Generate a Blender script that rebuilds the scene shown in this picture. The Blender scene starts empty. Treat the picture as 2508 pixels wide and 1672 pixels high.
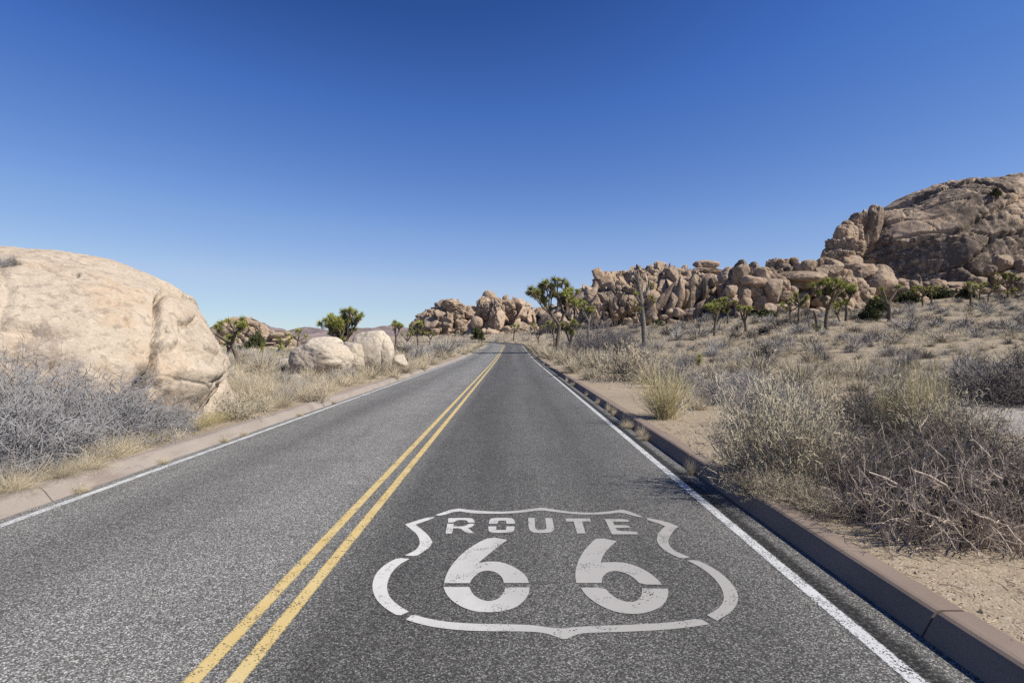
import bpy, bmesh, math, random
import numpy as np
from mathutils import Vector, Matrix

# ------------------------------------------------------------------ camera, sky, sun, exposure
SC = bpy.context.scene
COL = SC.collection
F, CX, CY, EYE = 1393.3, 1254.0, 836.0, 1.7          # focal length / centre in photo pixels, eye height in metres
cam_d = bpy.data.cameras.new('camera'); cam = bpy.data.objects.new('camera', cam_d); COL.objects.link(cam)
cam.location = (0, 0, EYE); cam.rotation_euler = (math.radians(90), 0, 0)
cam_d.sensor_width = 36.0; cam_d.lens = 36.0 * F / 2508.0
cam_d.clip_start = 0.05; cam_d.clip_end = 30000
SC.camera = cam

SUN_EL, SUN_BACK = math.radians(46), math.radians(20)
sun_dir = Vector((math.cos(SUN_EL) * math.cos(SUN_BACK), -math.cos(SUN_EL) * math.sin(SUN_BACK), math.sin(SUN_EL)))
w = bpy.data.worlds.new('World'); SC.world = w; w.use_nodes = True
nt = w.node_tree; nt.nodes.clear()
sky = nt.nodes.new('ShaderNodeTexSky'); sky.sky_type = 'NISHITA'; sky.sun_disc = False
sky.sun_elevation = SUN_EL; sky.sun_rotation = math.radians(90) + SUN_BACK
sky.altitude = 1300; sky.air_density = 1.0; sky.dust_density = 0.05; sky.ozone_density = 3.0
hs = nt.nodes.new('ShaderNodeHueSaturation'); hs.inputs['Saturation'].default_value = 1.18
def vmul(k, src):
    v = nt.nodes.new('ShaderNodeVectorMath'); v.operation = 'SCALE'; v.inputs['Scale'].default_value = k; nt.links.new(src, v.inputs[0]); return v.outputs[0]
nt.links.new(sky.outputs[0], hs.inputs['Color'])
cv = nt.nodes.new('ShaderNodeRGBCurve')              # the photograph's polarised, saturated response, the same all over the sky
cv.mapping.extend = 'EXTRAPOLATED'; cv.mapping.use_clip = False
for ch, pts in enumerate((((0, 0), (.0437, .034), (.0612, .078), (.138, .27), (.27, .50), (.5, .62), (1, .95)), ((0, 0), (.114, .103), (.15, .195), (.287, .45), (.456, .665), (1, 1.05)), ((0, 0), (.266, .375), (.332, .60), (.509, .85), (.61, .93), (1, 1.15)))):
    c = cv.mapping.curves[ch]
    for k, (a, b) in enumerate(pts):
        if k == 0: c.points[0].location = (a, b)
        elif k == len(pts) - 1: c.points[-1].location = (a, b)
        else: c.points.new(a, b)
    for q in c.points: q.handle_type = 'VECTOR'
cv.mapping.update()
nt.links.new(vmul(0.0943, hs.outputs[0]), cv.inputs['Color'])
bg = nt.nodes.new('ShaderNodeBackground'); bg.inputs[1].default_value = 0.10
wo = nt.nodes.new('ShaderNodeOutputWorld')
nt.links.new(vmul(5.9, cv.outputs[0]), bg.inputs[0]); nt.links.new(bg.outputs[0], wo.inputs[0])
sl = bpy.data.lights.new('sun', 'SUN'); sl.energy = 5.0; sl.angle = math.radians(0.5); sl.color = (1.0, 0.945, 0.835)
so = bpy.data.objects.new('sun', sl); COL.objects.link(so); so.rotation_euler = sun_dir.to_track_quat('Z', 'Y').to_euler()
so.location = (40, -20, 60)
SC.view_settings.view_transform = 'Standard'; SC.view_settings.look = 'None'
SC.view_settings.exposure = 0.48; SC.view_settings.gamma = 1.0
SC.render.engine = 'CYCLES'
SC.cycles.use_denoising = False
SC.cycles.max_bounces = 5; SC.cycles.diffuse_bounces = 3; SC.cycles.transparent_max_bounces = 6

# ------------------------------------------------------------------ numpy helpers
def hash01(ix, iy, iz, s):
    h = (ix.astype(np.int64) * 374761393 + iy.astype(np.int64) * 668265263 + iz.astype(np.int64) * 2147483647 + s * 974711) & 0xffffffff
    h = ((h ^ (h >> 13)) * 1274126177) & 0xffffffff
    h = ((h ^ (h >> 16)) * 2246822519) & 0xffffffff
    return ((h ^ (h >> 15)) & 0xffffff) / float(0xffffff)

def vnoise(p, s=0):
    p = np.asarray(p, float); i = np.floor(p); f = p - i; i = i.astype(np.int64)
    f = f * f * f * (f * (f * 6 - 15) + 10)
    r = 0
    for dx in (0, 1):
        wx = f[..., 0] if dx else 1 - f[..., 0]
        for dy in (0, 1):
            wy = f[..., 1] if dy else 1 - f[..., 1]
            for dz in (0, 1):
                wz = f[..., 2] if dz else 1 - f[..., 2]
                r = r + wx * wy * wz * hash01(i[..., 0] + dx, i[..., 1] + dy, i[..., 2] + dz, s)
    return r * 2 - 1

def fbm(p, s=0, o=4, g=0.5):
    a, r, t = 1.0, 0, 0
    for k in range(o):
        r = r + a * vnoise(p * (2.03 ** k), s + k * 7); t += a; a *= g
    return r / t

def worley(p, s=0):
    p = np.asarray(p, float); i = np.floor(p).astype(np.int64)
    f1 = np.full(p.shape[:-1], 9.0); f2 = f1.copy(); cid = np.zeros(p.shape[:-1])
    for dx in (-1, 0, 1):
        for dy in (-1, 0, 1):
            for dz in (-1, 0, 1):
                a, b, c = i[..., 0] + dx, i[..., 1] + dy, i[..., 2] + dz
                q = np.stack([a + hash01(a, b, c, s), b + hash01(a, b, c, s + 1), c + hash01(a, b, c, s + 2)], -1)
                d = np.sqrt(((p - q) ** 2).sum(-1))
                hid = hash01(a, b, c, s + 3)
                m = d < f1
                f2 = np.where(m, f1, np.minimum(f2, d)); cid = np.where(m, hid, cid); f1 = np.where(m, d, f1)
    return f1, f2, cid

def sstep(a, b, x):
    t = np.clip((x - a) / (b - a), 0, 1); return t * t * (3 - 2 * t)

def make_mesh(name, V, Fc, mats=(), smooth=False, mi=None, col=None, uv=None):
    """V (n,3); Fc array (m,k) or list of arrays of different k"""
    me = bpy.data.meshes.new(name)
    Fs = [np.asarray(f, np.int32) for f in (Fc if isinstance(Fc, list) else [Fc]) if len(f)]
    V = np.asarray(V, np.float32)
    nl = sum(f.size for f in Fs); nf = sum(len(f) for f in Fs)
    me.vertices.add(len(V)); me.vertices.foreach_set('co', V.ravel())
    me.loops.add(nl); li = np.concatenate([f.ravel() for f in Fs]); me.loops.foreach_set('vertex_index', li)
    me.polygons.add(nf)
    tot = np.concatenate([np.full(len(f), f.shape[1], np.int32) for f in Fs])
    st = np.concatenate([[0], np.cumsum(tot)[:-1]]).astype(np.int32)
    me.polygons.foreach_set('loop_start', st); me.polygons.foreach_set('loop_total', tot)
    if mi is not None: me.polygons.foreach_set('material_index', np.asarray(mi, np.int32))
    me.polygons.foreach_set('use_smooth', np.full(nf, smooth))
    for m in mats: me.materials.append(m)
    if col is not None:
        a = me.color_attributes.new('tint', 'FLOAT_COLOR', 'POINT')
        c = np.ones((len(V), 4), np.float32); c[:, :3] = col; a.data.foreach_set('color', c.ravel())
    if uv is not None:
        u = me.uv_layers.new(name='ts'); u.data.foreach_set('uv', np.asarray(uv, np.float32)[li].ravel())
    me.update(calc_edges=True); me.validate()
    return me

def obj(name, me, parent=None, loc=None, rot=None, scale=None):
    o = bpy.data.objects.new(name, me); COL.objects.link(o)
    if parent is not None: o.parent = parent
    if loc is not None: o.location = loc
    if rot is not None: o.rotation_euler = rot
    if scale is not None: o.scale = scale
    return o

def tag(o, label=None, cat=None, group=None, kind=None):
    if label: o['label'] = label
    if cat: o['category'] = cat
    if group: o['group'] = group
    if kind: o['kind'] = kind
    return o

def thing(name, label, cat, loc=(0, 0, 0), group=None, rotz=0):
    o = bpy.data.objects.new(name, None); COL.objects.link(o); o.location = loc; o.rotation_euler = (0, 0, rotz)
    o.empty_display_size = 0.3
    return tag(o, label, cat, group)

# ------------------------------------------------------------------ materials
ALB = 0.78                                             # keeps every reflectance in step with the exposure
class Mat:
    def __init__(s, name):
        s.m = bpy.data.materials.new(name); s.m.use_nodes = True; s.t = s.m.node_tree; s.t.nodes.clear()
        s.out = s.t.nodes.new('ShaderNodeOutputMaterial'); s._pos = None
    def n(s, ty, ins=None, **pr):
        d = s.t.nodes.new('ShaderNode' + ty)
        for k, v in pr.items(): setattr(d, k, v)
        for k, v in (ins or {}).items():
            if isinstance(v, bpy.types.NodeSocket): s.t.links.new(v, d.inputs[k])
            else: d.inputs[k].default_value = v
        return d
    def pos(s, sc=(1, 1, 1), loc=(0, 0, 0)):
        g = s._pos or s.n('NewGeometry').outputs['Position']; s._pos = g
        if sc == (1, 1, 1) and loc == (0, 0, 0): return g
        return s.n('Mapping', {'Vector': g, 'Scale': sc, 'Location': loc}).outputs[0]
    def noise(s, v, sc, det=3, rough=0.55, dist=0.0):
        return s.n('TexNoise', {'Vector': v, 'Scale': sc, 'Detail': det, 'Roughness': rough, 'Distortion': dist}).outputs['Fac']
    def ramp(s, f, pts, interp='LINEAR'):
        r = s.n('ValToRGB', {'Fac': f}); r.color_ramp.interpolation = interp
        e = r.color_ramp.elements
        while len(e) > 1: e.remove(e[-1])
        for i, (p, c) in enumerate(pts):
            x = e[0] if i == 0 else e.new(p)
            x.position = p; x.color = (c, c, c, 1) if isinstance(c, (int, float)) else (*c, 1)
        return r.outputs[0]
    def mix(s, f, a, b, mode='MIX'):
        d = s.n('Mix', data_type='RGBA', blend_type=mode)
        for i, v in ((0, f), (6, a), (7, b)):
            if isinstance(v, bpy.types.NodeSocket): s.t.links.new(v, d.inputs[i])
            elif i == 0: d.inputs[0].default_value = v
            else: d.inputs[i].default_value = (*v, 1) if not isinstance(v, (int, float)) else (v, v, v, 1)
        return d.outputs[2]
    def math(s, op, a, b=0.0, clamp=False):
        d = s.n('Math', operation=op, use_clamp=clamp)
        for i, v in ((0, a), (1, b)):
            if isinstance(v, bpy.types.NodeSocket): s.t.links.new(v, d.inputs[i])
            else: d.inputs[i].default_value = v
        return d.outputs[0]
    def bump(s, h, strength=0.4, dist=0.02, normal=None):
        ins = {'Height': h, 'Strength': strength, 'Distance': dist}
        if normal is not None: ins['Normal'] = normal
        return s.n('Bump', ins).outputs[0]
    def done(s, col, rough=0.9, nrm=None, spec=0.2, alpha=None, trans=0.0):
        ins = {'Roughness': rough, 'Specular IOR Level': spec}
        col = s.mix(1.0, col, ALB, 'MULTIPLY')
        ins['Base Color'] = col
        if nrm is not None: ins['Normal'] = nrm
        b = s.n('BsdfPrincipled', ins).outputs[0]
        if trans > 0:
            tr = s.n('BsdfTranslucent', {'Color': col if isinstance(col, bpy.types.NodeSocket) else (*col, 1)}).outputs[0]
            b = s.n('MixShader', {0: trans, 1: b, 2: tr}).outputs[0]
        if alpha is not None:
            t = s.n('BsdfTransparent').outputs[0]
            b = s.n('MixShader', {0: alpha, 1: t, 2: b}).outputs[0]
        s.t.links.new(b, s.out.inputs[0]); return s.m

def stone_grain(m, uv, sc=150.0):
    """aggregate stones of a chip-seal road: per-cell brightness"""
    v = m.n('TexVoronoi', {'Vector': uv, 'Scale': sc}, feature='F1')
    sep = m.n('SeparateColor', {'Color': v.outputs['Color']})
    return v.outputs['Distance'], sep.outputs[0], sep.outputs[1]

def mat_asphalt():
    m = Mat('asphalt'); uv = m.n('UVMap', uv_map='ts').outputs[0]
    x = m.n('SeparateXYZ', {0: uv}); t, sv = x.outputs[0], x.outputs[1]
    d, r, g = stone_grain(m, uv, 135)
    stone = m.ramp(r, [(0.0, 0.010), (0.3, 0.035), (0.55, 0.09), (0.8, 0.22), (0.93, 0.40), (1.0, 0.55)])
    stone = m.mix(0.3, stone, m.ramp(m.noise(uv, 260, 2), [(0.3, 0.02), (0.5, 0.12), (0.75, 0.36)]))
    tint = m.ramp(g, [(0, (1.0, 1.0, 0.98)), (0.6, (1.02, 1.01, 0.95)), (0.85, (1.14, 1.02, 0.88)), (1, (1.02, 1.0, 0.98))])
    col = m.mix(1.0, stone, tint, 'MULTIPLY')
    st = m.n('Mapping', {'Vector': uv, 'Scale': (1.1, 0.07, 1)}).outputs[0]
    streak = m.ramp(m.noise(st, 1.5, 4, 0.6), [(0.28, 0.80), (0.5, 1.0), (0.72, 1.08)])
    blot = m.ramp(m.noise(uv, 0.9, 4, 0.6), [(0.3, 0.88), (0.55, 1.0), (0.75, 1.05)])
    # worn wheel tracks and the darker right-hand lane
    lane = m.ramp(m.math('ADD', m.math('MULTIPLY', t, 0.125), 0.5),
                  [(0.0, 1.0), (0.10, 1.08), (0.19, 0.80), (0.29, 1.12), (0.41, 1.15), (0.485, 0.88), (0.52, 0.53), (0.62, 0.52),
                   (0.70, 0.70), (0.78, 0.53), (0.87, 0.72), (0.90, 0.75), (0.97, 0.8)])
    k = m.mix(1.0, m.mix(1.0, streak, blot, 'MULTIPLY'), lane, 'MULTIPLY')
    k = m.mix(1.0, k, 1.42, 'MULTIPLY')
    col = m.mix(1.0, col, k, 'MULTIPLY')
    # tar-dark ragged strip beside the gutter
    edge = m.math('ADD', t, m.math('MULTIPLY', m.noise(uv, 9, 4), 0.16))
    tar = m.ramp(m.math('SUBTRACT', edge, 3.40), [(0.0, 0.0), (0.015, 1.0), (0.10, 0.95), (0.15, 0.0)])
    col = m.mix(m.math('MULTIPLY', tar, m.ramp(m.noise(uv, 40, 3), [(0.3, 0.45), (0.55, 1.0)])), col, (0.014, 0.014, 0.014))
    h = m.math('ADD', m.math('MULTIPLY', d, -1.0), m.math('MULTIPLY', m.noise(uv, 300, 2), 0.5))
    return m.done(col, 0.85, m.bump(h, 0.55, 0.004), 0.25)

def mat_line(name, c1, c2, worn, halfw, grey_end=None):
    """road paint; u of the uv runs across the line, its ragged edge and the worn-off chips are transparent"""
    m = Mat(name); uv = m.n('UVMap', uv_map='ts').outputs[0]
    x = m.n('SeparateXYZ', {0: uv}); t = x.outputs[0]
    p = m.pos()
    d, r, g = stone_grain(m, p, 130)
    chips = m.math('ADD', m.math('MULTIPLY', r, 0.55), m.math('MULTIPLY', m.noise(p, 5, 4), 0.6))
    a = m.ramp(chips, [(worn, 0.0), (worn + 0.06, 1.0)])
    if halfw:
        rag = m.math('ADD', m.math('ABSOLUTE', t), m.math('MULTIPLY', m.noise(p, 70, 3), 0.035))
        e = m.ramp(rag, [(halfw + 0.005, 1.0), (halfw + 0.014, 0.0)])
        a = m.math('MULTIPLY', a, e)
    col = m.mix(m.ramp(m.noise(p, 3, 5, 0.65), [(0.3, 0), (0.7, 1)]), c1, c2)
    col = m.mix(m.ramp(m.noise(p, 180, 2), [(0.35, 0.35), (0.6, 0.0)]), col, tuple(v * 0.55 for v in c1))
    if grey_end:                                     # paint turns greyer toward larger x, edge broken by noise
        px = m.n('SeparateXYZ', {0: p}).outputs[0]
        dm = m.math('ADD', px, m.math('MULTIPLY', m.math('SUBTRACT', m.noise(p, 1.6, 4), 0.5), 0.9))
        col = m.mix(m.ramp(m.math('MULTIPLY_ADD', dm, 0.5) if False else m.math('ADD', m.math('MULTIPLY', dm, 0.5), 0.45), [(0.1, 0.0), (0.55, 0.75), (1.0, 0.95)]), col, grey_end)
    h = m.math('ADD', m.noise(p, 160, 2), m.math('MULTIPLY', d, -0.6))
    return m.done(col, 0.8, m.bump(h, 0.35, 0.003), 0.25, a)

def mat_sand():
    m = Mat('desert_soil'); p = m.pos()
    c = m.mix(m.ramp(m.noise(p, 0.35, 5), [(0.35, 0), (0.65, 1)]), (0.43, 0.35, 0.25), (0.34, 0.275, 0.20))
    c = m.mix(m.ramp(m.noise(p, 6, 4), [(0.4, 0), (0.7, 0.5)]), c, (0.26, 0.21, 0.155))
    d, r, g = stone_grain(m, p, 55)
    c = m.mix(m.ramp(r, [(0.72, 0.0), (0.85, 0.55)]), c, m.ramp(g, [(0, (0.13, 0.105, 0.085)), (0.5, (0.55, 0.46, 0.34)), (1, (0.62, 0.55, 0.45))]))
    c = m.mix(m.ramp(m.noise(p, 90, 3), [(0.3, 0.45), (0.55, 0)]), c, (0.2, 0.15, 0.1))
    h = m.math('ADD', m.noise(p, 3, 5), m.math('ADD', m.math('MULTIPLY', d, -0.15), m.math('MULTIPLY', m.noise(p, 60, 3), 0.2)))
    return m.done(c, 0.95, m.bump(h, 0.6, 0.05), 0.1)

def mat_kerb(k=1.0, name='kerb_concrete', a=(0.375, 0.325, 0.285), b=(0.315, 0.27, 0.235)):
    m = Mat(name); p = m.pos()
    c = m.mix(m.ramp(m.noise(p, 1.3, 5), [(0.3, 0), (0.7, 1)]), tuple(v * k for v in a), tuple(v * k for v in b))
    c = m.mix(m.ramp(m.noise(p, 130, 3), [(0.3, 0.4), (0.55, 0)]), c, (0.2, 0.15, 0.125))
    c = m.mix(m.ramp(m.noise(p, 7, 5, 0.7), [(0.62, 0), (0.75, 0.4)]), c, tuple(v * k for v in (0.45, 0.39, 0.32)))
    c = m.mix(m.ramp(m.noise(m.pos((1.0, 0.35, 2.5)), 4, 5, 0.7), [(0.52, 0), (0.68, 0.55)]), c, (0.20, 0.155, 0.13))
    return m.done(c, 0.92, m.bump(m.math('ADD', m.noise(p, 220, 3), m.math('MULTIPLY', m.noise(p, 8, 4), 1.5)), 0.3, 0.006), 0.15)

def mat_rock(name, c1, c2, c3, dark, stain=0.5, big=1.0, grain=30.0, bumpd=0.05, stain_lo=0.56, streaks=False, gr=0.5, wid=0.1):
    """weathered monzogranite: two tones, rusty patches, dark desert varnish, coarse grain"""
    m = Mat(name); p = m.pos()
    c = m.mix(m.ramp(m.noise(p, 0.55 / big, 5, 0.6), [(0.32, 0), (0.68, 1)]), c1, c2)
    c = m.mix(m.ramp(m.noise(m.pos(loc=(7, 3, 1)), 1.1 / big, 6, 0.65), [(0.5, 0), (0.62, 0.7)]), c, c3)
    if streaks:
        s = m.math('ADD', m.noise(m.pos((1, 1, 0.22), (3, 9, 2)), 0.55 / big, 2.5, 0.5, 0.8), m.math('MULTIPLY', m.math('SUBTRACT', m.noise(m.pos((1, 1, 0.3)), 6.0 / big, 5, 0.65), 0.5), 0.5))
    else:
        s = m.math('ADD', m.noise(m.pos((1, 1, 0.7), (3, 9, 2)), 0.8 / big, 2.5, 0.5, 0.5), m.math('MULTIPLY', m.math('SUBTRACT', m.noise(p, 7.0 / big, 5, 0.65), 0.5), 0.5))
    c = m.mix(m.ramp(s, [(stain_lo, 0.0), (stain_lo + wid, stain)]), c, dark)
    c = m.mix(m.ramp(m.noise(p, grain, 4, 0.7), [(0.33, gr), (0.52, 0)]), c, tuple(v * 0.45 for v in c1))
    c = m.mix(1.0, c, m.ramp(m.n('ObjectInfo').outputs['Random'], [(0, 0.84), (1, 1.1)]), 'MULTIPLY')
    c = m.mix(m.ramp(m.noise(p, grain * 2.3, 3, 0.7), [(0.56, 0), (0.7, 0.4)]), c, tuple(min(1, v * 1.35) for v in c1))
    c = m.mix(m.ramp(m.noise(m.pos(loc=(2, 8, 5)), grain * 0.22, 5, 0.7), [(0.42, 0.45), (0.5, 0.0), (0.58, 0.0), (0.66, 0.35)]), c, m.mix(m.ramp(m.noise(p, grain * 0.22, 2), [(0.48, 0), (0.52, 1)]), tuple(v * 0.55 for v in c2), tuple(min(1, v * 1.2) for v in c1)))
    h = m.math('ADD', m.noise(p, 1.6 / big, 9, 0.68), m.math('MULTIPLY', m.noise(p, grain * 0.5, 5, 0.65), 0.22))
    v = m.n('TexVoronoi', {'Vector': m.n('Mapping', {'Vector': p, 'Scale': (1, 1, 1.4)}).outputs[0], 'Scale': 0.55 / big}, feature='DISTANCE_TO_EDGE')
    crk = m.ramp(v.outputs[0], [(0.0, 0.0), (0.03, 1.0)])
    msk = m.ramp(m.noise(p, 0.35 / big, 3), [(0.47, 0.0), (0.55, 0.3)])
    h = m.math('SUBTRACT', h, m.math('MULTIPLY', m.math('SUBTRACT', 1.0, crk), msk))
    return m.done(c, 0.93, m.bump(h, 0.75, bumpd * 2.2), 0.12)

def mat_twig(name, c1, c2, var=0.25, tint=False, trans=0.07, rough=0.85, soft=True):
    m = Mat(name); p = m.pos()
    f = m.ramp(m.noise(p, 3.0, 3), [(0.3, 0), (0.7, 1)])
    c = m.mix(f, c1, c2)
    if tint:
        a = m.n('Attribute', attribute_name='tint').outputs['Color']; c = m.mix(1.0, c, a, 'MULTIPLY')
    else:
        r = m.n('ObjectInfo').outputs['Random']
        c = m.mix(1.0, c, m.ramp(r, [(0, 1 - var), (1, 1 + var * 0.6)]), 'MULTIPLY')
    g = m.n('NewGeometry').outputs['Normal']
    nv = m.n('VectorMath', {0: m.n('VectorMath', {0: g, 'Scale': 0.8}, operation='SCALE').outputs[0], 1: (0.28, -0.22, 0.75)}, operation='ADD').outputs[0] if soft else None
    if soft: nv = m.n('VectorMath', {0: nv}, operation='NORMALIZE').outputs[0]
    return m.done(c, rough, nv, 0.1, None, trans)

def mat_bark(name, c1, c2, sc=14):
    m = Mat(name); p = m.pos((1, 1, 0.3))
    n = m.noise(p, sc, 5, 0.7)
    c = m.mix(m.ramp(n, [(0.35, 0), (0.65, 1)]), c1, c2)
    return m.done(c, 0.95, m.bump(n, 0.9, 0.05), 0.1)

MA = dict(
    asphalt=mat_asphalt(),
    white=mat_line('edge_paint_white', (0.68, 0.69, 0.69), (0.56, 0.565, 0.56), 0.36, 0.055),
    yellow=mat_line('centre_paint_yellow', (0.66, 0.48, 0.19), (0.70, 0.56, 0.29), 0.31, 0.052),
    shield=mat_line('stencil_paint', (0.70, 0.685, 0.655), (0.62, 0.605, 0.58), 0.265, None, (0.37, 0.355, 0.335)),
    soil=mat_sand(), kerb=mat_kerb(), shade_toned_kerb=mat_kerb(0.76, 'shade_toned_kerb_concrete', (0.40, 0.315, 0.255), (0.33, 0.255, 0.205)),  # second kerb is a darkened copy, dimmer side and bush shade put into its colour
    boulder=mat_rock('near_granite', (0.53, 0.445, 0.35), (0.43, 0.355, 0.28), (0.485, 0.36, 0.25), (0.24, 0.19, 0.16), 0.6, 1.1, 22, 0.06, 0.66, gr=0.25, wid=0.05),
    pale=mat_rock('pale_granite', (0.60, 0.52, 0.42), (0.50, 0.43, 0.345), (0.54, 0.44, 0.33), (0.3, 0.25, 0.2), 0.4, 1.4, 26, 0.035, 0.62, gr=0.22),
    slab=mat_rock('grey_slab_granite', (0.42, 0.39, 0.35), (0.36, 0.33, 0.30), (0.40, 0.33, 0.26), (0.2, 0.18, 0.17), 0.5, 1.0, 30, 0.03),
    crag=mat_rock('tan_granite', (0.47, 0.36, 0.265), (0.40, 0.305, 0.225), (0.46, 0.30, 0.185), (0.135, 0.105, 0.09), 0.75, 4.0, 4.0, 0.3, 0.525, wid=0.07),
    far=mat_rock('far_granite', (0.53, 0.41, 0.30), (0.46, 0.35, 0.26), (0.50, 0.335, 0.21), (0.2, 0.155, 0.13), 0.7, 5.0, 2.5, 0.42, 0.52, wid=0.08),
    mono=mat_rock('varnished_granite', (0.55, 0.425, 0.315), (0.47, 0.36, 0.265), (0.50, 0.34, 0.22), (0.105, 0.085, 0.075), 0.88, 7.0, 3.0, 0.3, 0.455, True, wid=0.06),
    hills=mat_rock('far_hill_rock', (0.30, 0.235, 0.225), (0.25, 0.20, 0.20), (0.33, 0.25, 0.22), (0.16, 0.135, 0.145), 0.5, 90.0, 0.12, 3.0, 0.52),
    grey=mat_twig('grey_twigs', (0.46, 0.425, 0.385), (0.31, 0.28, 0.255)),
    lilac=mat_twig('silvery_twigs', (0.36, 0.35, 0.35), (0.20, 0.19, 0.195), 0.12),
    straw=mat_twig('straw_blades', (0.67, 0.57, 0.405), (0.52, 0.44, 0.31), 0.2, trans=0.2),
    tan=mat_twig('tan_twigs', (0.57, 0.485, 0.355), (0.40, 0.34, 0.25), 0.2),
    olive=mat_twig('olive_twigs', (0.63, 0.545, 0.40), (0.46, 0.41, 0.30), 0.12),
    gold=mat_twig('golden_stems', (0.64, 0.535, 0.29), (0.53, 0.46, 0.27), 0.12, trans=0.2),
    dark=mat_twig('dark_twigs', (0.19, 0.165, 0.148), (0.10, 0.087, 0.08), 0.3),  # real dark bushes; also lowered to colour the shaded hollows of the near brush
    thicket=mat_twig('thicket_twigs', (0.27, 0.245, 0.24), (0.17, 0.15, 0.15), 0.2),
    dead=mat_twig('dead_branches', (0.66, 0.55, 0.44), (0.45, 0.365, 0.295), 0.1, trans=0.0, soft=False),
    cover=mat_twig('ground_cover', (1.6, 1.6, 1.6), (1.25, 1.24, 1.22), tint=True, trans=0.15),
    jgreen=mat_twig('yucca_leaves', (0.46, 0.455, 0.125), (0.28, 0.295, 0.08), 0.3, trans=0.2, rough=0.5),
    jdead=mat_twig('dry_yucca_leaves', (0.48, 0.39, 0.25), (0.34, 0.27, 0.18), 0.2),
    bark=mat_bark('yucca_bark', (0.105, 0.082, 0.065), (0.22, 0.18, 0.145)),
    greybark=mat_bark('grey_dead_bark', (0.15, 0.135, 0.12), (0.29, 0.26, 0.235)),
    bleached=mat_bark('bleached_bark', (0.55, 0.5, 0.45), (0.68, 0.64, 0.58)),
    juniper=mat_twig('evergreen_leaves', (0.11, 0.12, 0.048), (0.065, 0.075, 0.032), 0.15),
    pebble=mat_twig('pebbles', (0.52, 0.43, 0.33), (0.36, 0.29, 0.23), tint=True, trans=0.0, soft=False),
)

# ------------------------------------------------------------------ road course and terrain
TC = -1.25                                             # x of the road's centre on the straight
def road_xy(s):
    """centre line: straight to s=106, then an arc to the left"""
    s = np.asarray(s, float); R, s0 = 42.0, 106.0
    a = np.clip((s - s0) / R, 0, 1.45); e = np.maximum(0, s - s0 - 1.45 * R)
    x = TC - R * (1 - np.cos(a)) - e * math.sin(1.45); y = np.minimum(s, s0) + R * np.sin(a) + e * math.cos(1.45)
    nx, ny = np.cos(a), np.sin(a)                      # right-hand normal
    return x, y, nx, ny
def road_z(s):
    return 0.00188 * np.clip(np.asarray(s, float) - 45, 0, 88) ** 1.5
_cs = np.concatenate([np.arange(-40, 93, 3.0), np.arange(93, 230, 1.0)])
_cx, _cy, _, _ = road_xy(_cs)
def road_ts(X, Y):
    """signed lateral offset and course length of a point relative to the centre line"""
    X = np.asarray(X, float); Y = np.asarray(Y, float); sh = X.shape; X = X.ravel(); Y = Y.ravel()
    t = X - TC; s = Y.copy()
    far = Y > 88
    if far.any():
        xf, yf = X[far], Y[far]
        best = np.full(xf.shape, 1e9); bt = np.zeros_like(best); bs = np.zeros_like(best)
        for k in range(40, len(_cs) - 1):
            ax, ay, bx, by = _cx[k], _cy[k], _cx[k + 1], _cy[k + 1]
            L2 = (bx - ax) ** 2 + (by - ay) ** 2
            u = np.clip(((xf - ax) * (bx - ax) + (yf - ay) * (by - ay)) / L2, 0, 1)
            dx, dy = xf - ax - u * (bx - ax), yf - ay - u * (by - ay)
            d = np.hypot(dx, dy); sg = np.sign((bx - ax) * -dy + (by - ay) * dx)
            m = d < best
            best = np.where(m, d, best); bt = np.where(m, d * np.where(sg == 0, 1, sg), bt); bs = np.where(m, _cs[k] + u * math.sqrt(L2), bs)
        t[far] = bt; s[far] = bs
    return t.reshape(sh), s.reshape(sh)

_C = np.array([(10, 5, .15), (10, 15, .18), (8, 25, .25), (20, 20, .3), (10, 40, .5), (25, 35, .9), (40, 30, 1.2), (21.4, 60, 2.3), (26.8, 65, 2.8),
    (34.3, 62, 2.95), (32, 85, 4.4), (38, 75, 4.2), (44, 75, 4.4), (46.4, 70, 4.0), (76, 105, 8), (76.6, 95, 7.3), (100, 115, 10.8), (12, 52, 1.0),
    (5.5, 69, .4), (6, 100, .95), (12, 85, 1.5), (34, 130, 6), (51, 110, 7.2), (98, 130, 12), (25, 180, 6.3), (0, 200, 4.7), (-28, 250, 3.9),
    (0, 150, 2.2), (15, 130, 3.5), (140, 150, 15), (60, 130, 9), (-8.5, 26, .2), (-16, 33, .2), (-12, 45, .3), (-15, 75, .5), (-25, 90, .8),
    (-40, 60, .5), (-60, 100, 1), (-30, 150, 1.5), (-100, 150, 1.2), (-100, 60, .8), (-20, 15, .15), (-30, 10, .2), (-30, 25, .3), (0, -20, .1),
    (40, -10, .5), (-40, -10, .3), (60, 30, 2), (80, 60, 4.5), (150, 90, 10), (220, 150, 16), (200, 60, 8), (-120, 260, 2.0), (60, 260, 9), (160, 260, 16), (-60, 200, 2.2)], float)
def _tps(d2): return np.where(d2 > 1e-9, d2 * np.log(d2 + 1e-9), 0) * 0.5
_n = len(_C); _d2 = ((_C[:, None, :2] - _C[None, :, :2]) ** 2).sum(-1) / 1e4
_A = np.zeros((_n + 3, _n + 3)); _A[:_n, :_n] = _tps(_d2) + np.eye(_n) * 0.002
_A[:_n, _n] = 1; _A[:_n, _n + 1:] = _C[:, :2] / 100; _A[_n, :_n] = 1; _A[_n + 1:, :_n] = _C[:, :2].T / 100
_w = np.linalg.solve(_A, np.concatenate([_C[:, 2], np.zeros(3)]))
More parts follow.
